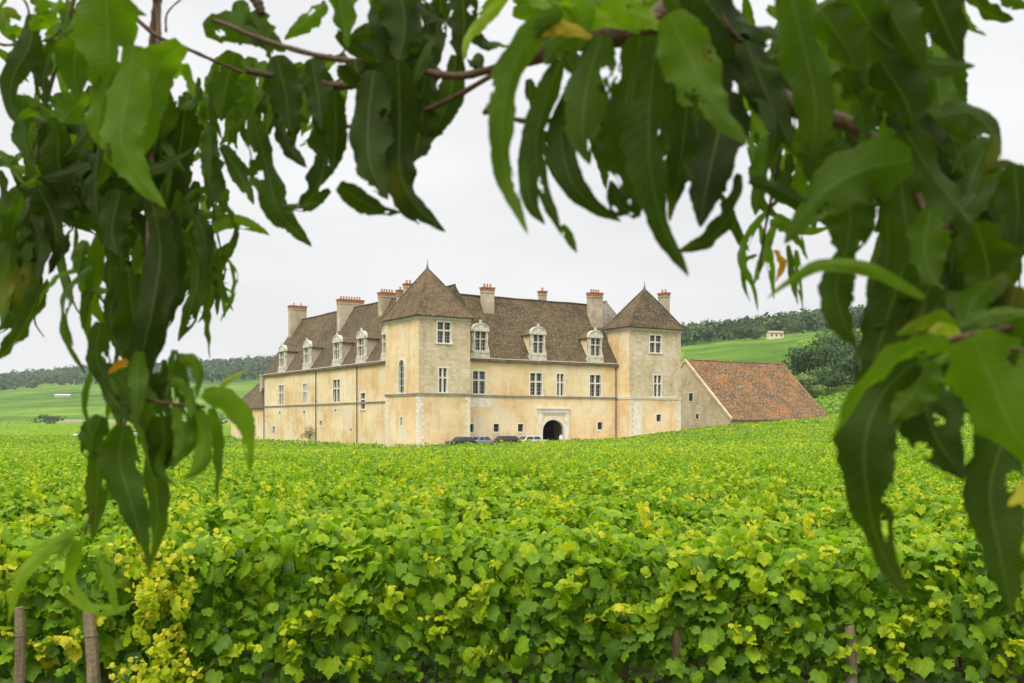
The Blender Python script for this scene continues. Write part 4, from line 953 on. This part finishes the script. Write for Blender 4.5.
class Foliage:
    NS, NA = 44, 14
    def __init__(s): s.V=[]; s.F=[]; s.H=[]; s.AC=[]; s.AL=[]
    def leaf3(s, P, width, hue, roll, rng, wave=.24, fold=.3, bites=0):
        """leaf along 3-D points P; roll turns the blade away from the viewer"""
        S = spline(P, s.NS+1); n0 = len(s.V); ph = rng.uniform(0, 6.28); k2 = rng.uniform(2, 4); off = rng.uniform(0,50)
        for i, c in enumerate(S):
            t = i/s.NS; d = (S[min(i+1,s.NS)]-S[max(i-1,0)]).normalized(); view = (c-EYE).normalized()
            side = d.cross(view)
            side = side.normalized() if side.length > 1e-4 else Vector((1,0,0)); nrm = side.cross(d).normalized()
            r = roll + .6*math.sin(t*2.6+ph); sd_ = side*math.cos(r) + nrm*math.sin(r); nm = nrm*math.cos(r) - side*math.sin(r)
            w = width*.5*(max(0, math.sin(math.pi*min(1, (.04+.96*t)**.78)))**.75)*(1-.25*t)*1.15
            w *= 1+.10*noise.noise(Vector((i*.30, off, 0)))+.025*math.sin(i*2.4+ph)
            for j in range(s.NA+1):
                a = (j/s.NA-.5)*2*(1+(.16*noise.noise(Vector((i*.45, off+(9 if j > s.NA/2 else 0), 7))) if bites else 0))
                s.V.append(tuple(c + sd_*(a*w) + nm*(fold*w*abs(a) + wave*w*a*a*math.sin(t*k2*6.28+ph+(1.5 if a > 0 else 0)))))
                s.AC.append(a); s.AL.append(t)
        hb = [(rng.uniform(.15,.95), rng.choice([-1,1])*rng.uniform(.35,1.05), rng.uniform(.5,1.25)) for _ in range(bites)]
        for i in range(s.NS):
            for j in range(s.NA):
                ti = (i+.5)/s.NS; aj = ((j+.5)/s.NA-.5)*2
                if any(((ti-b[0])*s.NS/2.4)**2+((aj-b[1])*s.NA/2/1.5)**2 < b[2]*(1+.5*math.sin(i*3.1+j*2.3+ph)) for b in hb): continue
                q = n0+i*(s.NA+1)+j; s.F.append((q, q+1, q+s.NA+2, q+s.NA+1))
                rim_ = any(((ti-b[0])*s.NS/2.4)**2+((aj-b[1])*s.NA/2/1.5)**2 < b[2]*1.35+.15 for b in hb)
                s.H.append(hue)
        return S[0]
    def build(s, parent, name='foliage'):
        me = np_mesh(name, s.V, s.F, [M['peach']], hue=s.H, smooth=True)
        for nm, dat in (('across', s.AC), ('along', s.AL)):
            a = me.attributes.new(nm, 'FLOAT', 'POINT'); a.data.foreach_set('value', np.asarray(dat, dtype=np.float32))
        o = bpy.data.objects.new(name, me); C.objects.link(o); o.parent = parent; return o
prng = random.Random(21)
def leaf(fo, D, w, pts, hue, roll=None, bites=None):
    """one leaf of real size at its own distance; pts are viewing directions of its midrib"""
    ln = sum(math.dist(a, b) for a, b in zip(pts, pts[1:]))/1024*D
    tilt = prng.uniform(-.35, .35)*ln; n = len(pts)
    P = [pt(x, y, D + tilt*i/(n-1) + .04*ln*math.sin(i*2)) for i, (x, y) in enumerate(pts)]
    if roll is None: roll = prng.uniform(-.55, .55)
    fo.leaf3(P, w/1024*D/max(.6, math.cos(roll))*.95, min(1, max(0, hue+prng.uniform(-.06,.06))), roll, prng, bites=(prng.choice([0,1,1,2,3]) if bites is None else bites))
def inside(poly, x, y):
    c = False; j = len(poly)-1
    for i in range(len(poly)):
        (xi, yi), (xj, yj) = poly[i], poly[j]
        if (yi > y) != (yj > y) and x < (xj-xi)*(y-yi)/(yj-yi)+xi: c = not c
        j = i
    return c
def fill(fo, poly, n, D0, D1_, L0, L1, hue, lean=0.0, spread=.5, curl=.7, wr=(.15,.26)):
    xs = [p[0] for p in poly]; ys = [p[1] for p in poly]; k = 0; tries = 0
    while k < n and tries < n*60:
        tries += 1
        x, y = prng.uniform(min(xs), max(xs)), prng.uniform(min(ys), max(ys)); D = prng.uniform(D0, D1_); l = prng.uniform(L0, L1)/D*1024; a = prng.gauss(lean, spread); cv = prng.uniform(-curl,curl)
        pts = []; px, py = x, y
        for i in range(5):
            pts.append((px, py)); aa = a + cv*(i/4); px += math.sin(aa)*l/4; py += math.cos(aa)*l/4
        if not all(inside(poly, *q) for q in pts[1:]): continue
        leaf(fo, D, l*prng.uniform(*wr), pts, prng.uniform(*hue)); k += 1
def twig(mb, pts, wpx, D, w1=None):
    P = [pt(x, y, D if not hasattr(D,'__len__') else D[0]+(D[1]-D[0])*i/(len(pts)-1)) for i, (x, y) in enumerate(pts)]
    S = spline(P, len(P)*5); d = D if not hasattr(D,'__len__') else D[0]; r0 = wpx/2048*d; r1 = (w1 or wpx*.6)/2048*d
    mb.tube(S, [(r0+(r1-r0)*i/(len(S)-1))*(1+.12*math.sin(i*1.9)) for i in range(len(S))], 7)
tree = empty('peach_tree', (-.25, -1.3, terr(-.25,-1.3)), 0, 'peach tree whose drooping leafy branches hang in front of the vineyard and frame the view', 'tree')
TZ = -tree.location
def part(mb, name, mat, parent): return mb.build(name, mat, parent, TZ if parent is tree else (0,0,0), smooth=True)
mb = MB(); mb.tube(spline([(-.25,-1.3,-.2),(-.22,-1.25,.6),(-.3,-1.2,1.3),(-.2,-1.1,1.9)], 16), [.12-.003*i for i in range(16)], 12); part(mb, 'trunk', M['bark'], tree)
# --- left branch
mb = MB(); mb.tube(spline([(-.2,-1.1,1.9),(-.5,-.6,2.5),(-.62,.2,2.75),(-.5,.9,2.55),tuple(pt(158,-2,1.25))], 26), [.05-.0017*i for i in range(26)], 9)
twig(mb, [(158,-2),(154,25),(151,58)], 9, 1.25, 6); twig(mb, [(158,-2),(158,60),(150,180),(146,300),(132,400),(108,460),(84,535)], 6, (1.25,1.0), 2)
twig(mb, [(128,12),(160,38),(190,50),(217,62),(250,75)], 5, 1.2, 3); twig(mb, [(166,32),(168,12),(190,-8)], 2.4, 1.2)
twig(mb, [(0,44),(8,45),(40,42),(60,30),(75,-5)], 3, 1.2); twig(mb, [(132,396),(165,403),(205,407)], 4.5, 1.0, 3); twig(mb, [(36,300),(35,322),(44,337)], 3, 1.3, 1)
twig(mb, [(30,30),(27,5),(10,-15)], 3, 1.2); twig(mb, [(210,170),(215,220),(222,255)], 3, 1.4); twig(mb, [(75,-5),(45,110),(30,200),(20,290)], 5, 1.3, 2)
twig(mb, [(25,105),(60,150),(120,165)], 3, 1.3); twig(mb, [(150,190),(190,220),(215,222)], 2.5, 1.35)
b1 = part(mb, 'branch', M['twig'], tree)
f = Foliage()
for a in [(1.15,24,[(32,14),(30,45),(14,75),(11,105),(30,138)],.12),(1.2,10,[(21,19),(8,12),(3,18),(5,29)],.35),(1.1,15,[(30,27),(46,22),(65,19)],.62),(1.2,22,[(56,40),(47,62),(43,85),(46,108)],.12),
 (.95,62,[(104,-18),(108,25),(108,70),(104,105)],.52,.1),(.9,42,[(134,45),(128,90),(121,140),(138,175),(166,208)],.5,.1),(.95,32,[(112,70),(103,100),(98,128),(107,152)],.58,.1),(1.0,38,[(182,44),(160,66),(148,100),(146,130),(138,165)],.5,.1),
 (1.1,20,[(170,74),(184,74),(194,98)],.5),(1.2,9,[(19,118),(32,113),(44,119)],.5),(1.2,14,[(0,150),(12,165),(25,185)],.4),(1.2,10,[(-8,160),(8,162),(24,150)],.45),(1.0,32,[(80,30),(74,65),(78,100)],.4),(1.1,12,[(45,0),(40,15),(28,30)],.55),(1.1,16,[(62,0),(50,12),(32,20)],.6),(1.1,26,[(88,95),(70,112),(62,122)],.45),(1.1,12,[(70,0),(66,18),(64,32)],.4),
 (1.15,44,[(160,90),(158,130),(150,180),(155,215)],.1),(1.2,40,[(185,110),(180,150),(168,200),(160,240)],.08),(1.2,34,[(58,130),(60,170),(80,205),(82,215)],.2),(1.15,32,[(100,140),(95,180),(98,225)],.12),(1.2,30,[(118,160),(115,200),(108,240)],.08),
 (1.2,32,[(38,188),(52,215),(56,245),(48,275)],.12),(1.2,26,[(22,195),(12,235),(8,272)],.35),(1.15,28,[(42,285),(30,315),(14,342),(-6,362)],.12),(1.2,22,[(8,250),(3,290),(0,330)],.4),(1.2,22,[(32,262),(24,300),(14,318)],.25),(1.2,24,[(-2,200),(0,230),(6,262)],.3),(1.2,20,[(30,215),(40,245),(38,285)],.15),
 (1.15,8,[(82,268),(60,274),(45,290),(37,308)],.5),(1.1,15,[(92,266),(70,284),(62,312),(68,345),(86,374)],.35),(1.1,18,[(100,235),(94,285),(88,325),(93,355)],.38),(1.15,17,[(84,240),(80,262),(78,275)],.3),(1.1,17,[(109,240),(110,285),(104,322)],.3),(1.1,10,[(108,290),(90,292),(84,310),(82,330)],.4),
 (1.1,15,[(119,285),(110,315),(116,350),(112,380)],.2),(1.05,34,[(150,190),(160,250),(152,310),(142,360),(148,388)],.06,.1),(1.05,36,[(128,270),(134,320),(140,360),(152,388)],.15,.1),(1.1,32,[(168,210),(170,270),(160,330),(150,378)],.02),(1.1,30,[(120,190),(112,230),(118,255)],.06),(1.15,26,[(186,232),(198,268),(190,310),(178,342)],.2),(1.15,20,[(197,215),(206,245),(203,285)],.25),
 (1.2,8,[(216,250),(232,268),(232,295),(220,322)],.45),(1.2,11,[(203,285),(208,320),(210,359)],.35),(1.2,25,[(211,158),(214,182),(208,210)],.1),(1.2,13,[(208,232),(232,221),(256,228),(270,236)],.72),(1.2,9,[(218,200),(234,216),(236,235),(224,252)],.4),(1.2,8,[(200,200),(190,205),(182,195)],.35),(1.2,18,[(220,146),(240,175),(254,205)],.25),(1.2,8,[(238,232),(228,252),(212,265)],.35),(1.2,9,[(208,232),(214,255),(200,268)],.5),
 (.95,25,[(203,393),(230,404),(246,432),(250,474)],.66,.1),(1.0,6,[(220,388),(230,379),(249,368)],.85,0),(1.0,20,[(193,404),(203,436),(199,465),(184,480)],.5),(1.0,13,[(211,408),(219,450),(217,506)],.5),(1.0,15,[(180,356),(196,368),(197,398)],.5),(1.0,14,[(172,378),(188,395),(192,420)],.5),(1.0,12,[(175,350),(172,375),(165,398)],.35),
 (1.0,26,[(101,416),(92,440),(90,466)],.35),(.95,38,[(124,425),(120,462),(133,510),(150,572)],.32,.1),(1.0,26,[(166,436),(155,472),(158,520),(150,568)],.28),(1.0,34,[(162,416),(164,448),(157,478)],.2),(1.0,13,[(190,412),(192,440),(176,458),(156,474)],.4),(1.0,28,[(138,396),(150,430),(152,465)],.38),(1.0,22,[(98,450),(97,496),(92,542)],.4),(1.0,24,[(115,372),(132,400),(140,432)],.3),(1.0,24,[(100,322),(97,358),(110,386),(128,408)],.2),
 (.9,17,[(74,533),(46,549),(20,580),(8,626)],.76,.1),(.9,8,[(74,539),(56,558),(38,572)],.84),(.9,18,[(80,540),(71,578),(86,604),(116,609),(132,604)],.74,.1),(.9,13,[(101,558),(112,588),(117,616)],.72),(.95,7,[(91,372),(84,405),(93,445)],.4),(1.0,9,[(128,361),(118,366),(108,374)],1.0,0,0),(1.0,10,[(110,378),(125,400),(140,430),(150,470)],.45),(1.0,18,[(176,405),(183,440),(172,470)],.45),(1.0,10,[(166,440),(160,470),(178,488)],.45),(1.0,8,[(78,498),(79,532)],.8),
 (1.2,30,[(235,52),(226,85),(221,122)],.32),(1.2,34,[(256,58),(254,95),(250,132)],.42),(1.15,36,[(276,55),(286,95),(290,132)],.18),(1.1,32,[(311,58),(318,95),(322,130)],.12),(1.1,32,[(204,31),(235,26),(266,36),(286,52)],.33),(1.1,20,[(326,3),(306,22),(284,40)],.38),(1.1,28,[(250,12),(262,36),(272,62)],.3),(1.15,24,[(238,0),(240,22),(250,45)],.35)]:
    leaf(f, *a)
leaf(f,1.1,36,[(256,125),(268,172),(280,212),(312,247)],.28,.1); leaf(f,1.1,16,[(276,118),(290,148),(307,168)],.05); leaf(f,1.1,34,[(325,100),(327,150),(316,190),(298,205)],.16); leaf(f,1.1,12,[(330,190),(305,206),(270,205)],.2)
fill(f, [(15,100),(95,85),(205,95),(215,160),(200,270),(165,350),(148,390),(105,350),(100,250),(50,222),(20,215),(5,150)], 150, 1.2, 1.6, .045, .10, (.05,.6), 0, .8, 2.2, (.12,.24))
fill(f, [(-10,0),(90,-10),(80,100),(20,120),(-10,110)], 22, 1.2, 1.5, .04, .08, (.3,.6), 0, .9, 2)
fill(f, [(50,225),(125,225),(130,345),(70,340)], 10, 1.2, 1.4, .06, .10, (.25,.6), 0, .5, 1.8, (.10,.16))
fill(f, [(165,240),(240,215),(235,320),(180,350)], 7, 1.3, 1.6, .05, .09, (.25,.6), 0, .7, 2.2, (.10,.18))
fill(f, [(25,105),(95,90),(150,100),(190,100),(200,150),(190,260),(165,340),(150,385),(118,350),(112,250),(60,222),(30,215),(18,150)], 60, 1.15, 1.55, .09, .15, (.02,.35))
fill(f, [(-10,170),(55,180),(62,250),(40,300),(15,350),(-10,350)], 34, 1.2, 1.5, .08, .13, (.05,.4))
fill(f, [(180,70),(215,55),(345,60),(350,120),(290,160),(190,150)], 55, 1.2, 1.5, .06, .10, (.1,.45))
fill(f, [(165,200),(235,185),(240,260),(225,330),(180,350)], 14, 1.3, 1.6, .06, .10, (.15,.5), 0, .8)
fill(f, [(95,350),(180,350),(195,440),(130,450),(100,420)], 16, 1.0, 1.2, .06, .10, (.15,.5))
fill(f, [(80,-25),(200,-25),(195,10),(80,40)], 8, 1.0, 1.3, .06,.1,(.3,.6))
f.build(b1)
# --- the twig reaching in from the middle
mb = MB(); mb.tube(spline([(-.2,-1.1,1.9),(0,-.6,2.45),(.1,.1,2.6),(.12,.6,2.5),tuple(pt(700,-40,.85)),tuple(pt(560,45,.88)),tuple(pt(505,66,.95))], 34), [.036-.00098*i for i in range(34)], 9)
twig(mb, [(508,65),(455,76),(400,66),(330,58),(270,42),(212,19)], 9, (.95,1.1), 5); twig(mb, [(508,66),(440,104),(380,122),(322,129)], 6, (.95,1.08), 5); twig(mb, [(560,120),(525,121),(487,112)], 6, .85, 5); twig(mb, [(250,-12),(258,4),(262,14)], 14, 1.1, 8)
twig(mb, [(322,84),(340,86),(360,85)], 10, 1.1, 7); twig(mb, [(335,60),(345,48),(338,30)], 3, 1.05); twig(mb, [(246,70),(262,74),(274,76)], 7, 1.1, 5)
twig(mb, [(487,112),(484,110)], 9, .85, 8)
b2 = part(mb, 'branch', M['twig'], tree)
f = Foliage()
for a in [(.95,44,[(374,70),(368,120),(370,165),(388,200)],.15,.1),(.95,50,[(398,60),(400,120),(400,170),(415,205),(446,232)],.12,.1),(.95,22,[(338,186),(368,204),(402,213)],.2),(1.0,26,[(456,55),(450,95),(438,125),(428,148)],.1),(1.0,48,[(398,-20),(405,25),(398,62)],.08),(1.0,34,[(385,-10),(390,40),(385,90)],.1),(1.0,40,[(430,40),(425,80),(415,120)],.12),(1.0,30,[(462,-15),(464,30),(458,75)],.08),(.95,13,[(512,-10),(486,18),(468,38),(463,62)],.78,.1),(.95,14,[(468,30),(486,43),(514,46)],.2),(1.0,34,[(338,-15),(342,15),(348,48)],.35),(1.0,16,[(385,25),(365,33),(350,36)],.25),(1.0,34,[(395,130),(405,165),(402,190)],.05),(1.0,20,[(440,-10),(440,12),(425,22)],.08),(1.0,30,[(425,100),(418,140),(412,165)],.07),(1.0,24,[(335,90),(336,140),(332,175)],.15),(1.0,18,[(510,-12),(496,0),(478,15)],.6),(1.0,20,[(468,62),(478,60),(478,75)],.12),
 (1.0,38,[(355,60),(360,75),(395,90)],.1),(1.0,22,[(415,5),(438,18),(446,22)],.08)]:
    leaf(f, *a)
fill(f, [(325,-20),(445,-20),(440,60),(445,110),(400,200),(365,180),(360,60)], 34, 1.0, 1.25, .08, .13, (.03,.25))
f.build(b2)
# --- the cluster hanging in the upper middle
mb = MB(); mb.tube(spline([(.1,.1,2.6),(.2,.5,2.4),tuple(pt(720,-30,.8)),tuple(pt(740,55,.82)),tuple(pt(790,105,.8)),tuple(pt(850,125,.78)),tuple(pt(905,170,.75)),tuple(pt(925,215,.74))], 40), [.016*(1-i/40)**1.2+.002 for i in range(40)], 9)
twig(mb, [(700,-10),(688,12),(680,35)], 8, .85, 4); twig(mb, [(712,-5),(722,18),(742,42)], 8, .8, 5); twig(mb, [(672,28),(640,20),(600,25),(570,30)], 8, .8, 5); twig(mb, [(640,25),(642,10),(646,-5)], 3, .8); twig(mb, [(735,40),(750,62),(760,75)], 5, .95)
twig(mb, [(905,170),(950,225),(975,240),(990,290)], 6, .78, 3); twig(mb, [(925,230),(950,225)], 5, .75); twig(mb, [(790,100),(775,180),(765,230),(758,280)], 5, (1.0,1.1), 2)
b3 = part(mb, 'branch', M['twig'], tree)
f = Foliage()
for a in [(.75,36,[(562,10),(526,45),(508,90),(502,140),(510,188),(528,235)],.45,.1),(.8,28,[(562,60),(546,100),(536,150),(546,192),(562,236)],.2),(.82,20,[(545,110),(530,150),(530,200),(545,225)],.3),(.8,26,[(578,75),(562,130),(570,178),(592,205),(622,222)],.15),(.8,10,[(562,225),(570,240),(577,253)],.3),(.75,46,[(602,35),(588,80),(583,130),(590,165)],.36,.1),(.76,46,[(640,36),(634,90),(630,150),(640,218)],.28,.1),(.73,50,[(657,35),(650,100),(650,160),(662,222),(689,277)],.22,.1),(.8,48,[(692,60),(687,110),(680,170),(670,222)],.05),(.8,46,[(722,66),(720,120),(708,180),(700,228)],.04),(.82,24,[(742,175),(730,215),(708,240),(677,252)],.2),(.7,58,[(668,14),(690,58),(712,100),(748,145)],.42,.1),
 (.75,28,[(535,28),(588,16),(652,28)],.74),(.75,22,[(600,8),(640,16),(670,32)],.70),(.75,32,[(572,-12),(580,12),(584,45)],.6),(.75,22,[(530,30),(560,25),(600,40)],.9,.1),(.8,30,[(610,-15),(620,10),(640,35)],.55),(.8,24,[(665,-5),(690,15),(672,30)],.3),(.8,28,[(590,30),(560,42),(545,65)],.3),(.78,26,[(640,215),(620,205),(610,180)],.1),(.82,40,[(615,100),(618,150),(630,200)],.12)]:
    leaf(f, *a)
for a in [(.78,64,[(690,-20),(730,30),(768,75),(795,135)],.15,.1),(.72,50,[(788,-15),(806,55),(816,115),(806,180)],.3,.1),(.8,24,[(732,68),(764,88),(776,130),(764,178)],.25),(1.0,26,[(742,88),(758,112),(764,150)],.62),(1.0,28,[(772,135),(762,178),(755,216)],.38),(.8,40,[(745,40),(765,90),(792,150)],.1),(.8,40,[(700,5),(740,20),(790,40)],.2),
 (1.1,9,[(766,212),(750,234),(742,262),(753,285),(758,312)],.5),(1.1,9,[(778,214),(764,252),(752,290)],.55),(1.1,7,[(796,250),(800,285),(804,312)],.5),(1.1,8,[(788,245),(792,280),(798,305)],.35),(1.1,9,[(775,250),(782,265),(776,282)],.95),(1.1,8,[(760,225),(770,262),(774,300)],.6),(1.1,5,[(735,215),(738,240),(750,252)],.4),(1.1,12,[(720,195),(733,225),(749,250)],.3),(1.05,14,[(770,222),(790,228),(808,260)],.5),(1.1,6,[(757,255),(745,262),(744,285),(750,302)],.45),
 (.66,15,[(924,298),(870,270),(822,265),(792,279),(766,299)],.60,.1),(.7,62,[(912,160),(862,170),(820,196),(784,244)],.34,.1),(.72,36,[(846,250),(836,288),(844,322),(857,350)],.2,.1),(.75,50,[(845,-15),(878,35),(922,60),(976,66)],.32,.1),(.78,54,[(924,-25),(940,15),(962,62)],0.0,.1),(1.0,9,[(958,-5),(966,22),(987,36)],.45),(1.0,22,[(968,-5),(990,14),(1014,20)],.15),(1.0,20,[(1000,-10),(1015,0),(1030,8)],.3),(.8,32,[(934,118),(972,114),(997,148),(976,198)],.2),(.8,13,[(985,170),(1008,166),(1034,172)],.2),(.78,40,[(890,110),(925,132),(956,160)],.02),(.75,42,[(903,128),(935,178),(964,215),(986,252)],.25),(.8,12,[(940,130),(962,145),(952,175)],.2),
 (.74,48,[(976,222),(988,275),(976,325)],.27),(.75,32,[(1014,165),(1018,220),(1008,275)],.1),(.72,46,[(930,208),(925,255),(942,300)],.35),(.72,42,[(888,215),(886,265),(878,310),(862,372)],.25),(.74,46,[(840,70),(860,110),(862,150)],.22),(.74,46,[(880,60),(905,100),(915,135)],.15),(.76,50,[(820,10),(850,55),(862,100)],.25),(.76,50,[(880,-10),(900,30),(925,70)],.25),(.75,36,[(800,150),(830,165),(870,165)],.3),(.75,44,[(850,185),(850,225),(845,262)],.3),(.74,44,[(900,170),(905,215),(915,250)],.22)]:
    leaf(f, *a)
fill(f, [(700,-20),(930,-20),(960,100),(985,230),(900,260),(820,255),(790,230),(770,200),(745,100)], 60, .85, 1.2, .08, .14, (.1,.5), 0, .6)
fill(f, [(725,60),(930,-20),(960,100),(985,230),(900,260),(820,265),(780,240),(750,200)], 80, 1.0, 1.4, .05, .10, (.2,.65), 0, .9, 1.8, (.12,.22))
fill(f, [(925,120),(985,160),(1040,180),(1040,330),(900,330),(860,260)], 42, .8, 1.05, .09, .14, (.08,.38), 0, .6)
fill(f, [(500,20),(745,60),(735,170),(690,200),(560,190),(520,120)], 14, .9, 1.1, .09, .14, (.0,.2), 0, .35)
fill(f, [(500,-25),(700,-25),(690,30),(520,35)], 12, .85, 1.0, .06, .10, (.4,.7), 0, .9)
f.build(b3)
# --- the near cluster at the right
mb = MB(); mb.tube(spline([(.2,.5,2.4),(.42,.6,2.2),tuple(pt(1110,250,.75)),tuple(pt(1030,318,.72)),tuple(pt(962,336,.65))], 18), [.006*(1-i/18)+.0012 for i in range(18)], 8)
twig(mb, [(962,336),(930,345),(905,352)], 6, .65, 4); twig(mb, [(962,336),(990,345),(1030,352)], 6, .65, 5)
b4 = part(mb, 'branch', M['twig'], tree)
f = Foliage()
for a in [(.62,28,[(950,345),(912,350),(878,374),(850,408),(831,442)],.56,.35),(.66,58,[(915,362),(882,395),(865,442),(868,500),(881,550),(910,606)],.25,.1),(.6,84,[(972,336),(992,382),(1014,432),(1050,480)],.54,.1),(.7,64,[(962,345),(925,380),(935,435),(965,480)],.15),(.68,56,[(1008,425),(990,490),(1000,555),(1012,613)],.17,.1),(.6,28,[(1052,470),(1032,486),(1008,506)],.98,.1),(.68,26,[(960,328),(990,314),(1036,312)],.4),(.7,48,[(905,262),(888,315),(872,365),(855,402)],.2),(.7,52,[(930,285),(918,325),(905,368)],.25),(.68,24,[(955,332),(935,322),(895,335)],.62,.2),(.7,30,[(960,330),(975,300),(1000,280)],.4),(.66,40,[(930,360),(912,395),(890,425)],.42,.1),(.7,40,[(1000,310),(1020,350),(1040,400)],.3),(.66,12,[(958,350),(935,365),(948,392)],.6),(.66,14,[(960,335),(940,330),(920,345)],.9)]:
    leaf(f, *a)
fill(f, [(860,270),(1040,270),(1040,420),(970,470),(920,420),(880,400)], 16, .7, .85, .08, .13, (.08,.4), 0, .6)
f.build(b4)
# upper crown, mostly above the picture
f = Foliage(); mb = MB()
for i in range(9):
    a0 = Vector((prng.uniform(-.9,.6), prng.uniform(-.8,.6), prng.uniform(2.6,2.9))); s0_ = Vector((-.2,-1.1,1.9)).lerp(a0, .3)
    e_ = a0 + Vector((prng.uniform(-.5,.5), prng.uniform(-.2,.3), prng.uniform(.1,.6))); mb.tube(spline([Vector((-.2,-1.1,1.85)), s0_, a0, e_], 12), [.02-.0013*k for k in range(12)], 6)
    for k in range(22):
        t = prng.random(); c = a0.lerp(e_, t) + Vector((prng.gauss(0,.08), prng.gauss(0,.08), prng.gauss(0,.05))); d = Vector((prng.gauss(0,.05), prng.gauss(0,.05), -prng.uniform(.07,.12)))
        if c.z+d.z < 1.8+.44*max(c.y,0)+.12: continue
        f.leaf3([c, c+d*.5+Vector((0,prng.uniform(-.02,.02),0)), c+d], .03, prng.uniform(.1,.5), prng.uniform(-1,1), prng)
b5 = part(mb, 'branch', M['twig'], tree); f.build(b5)
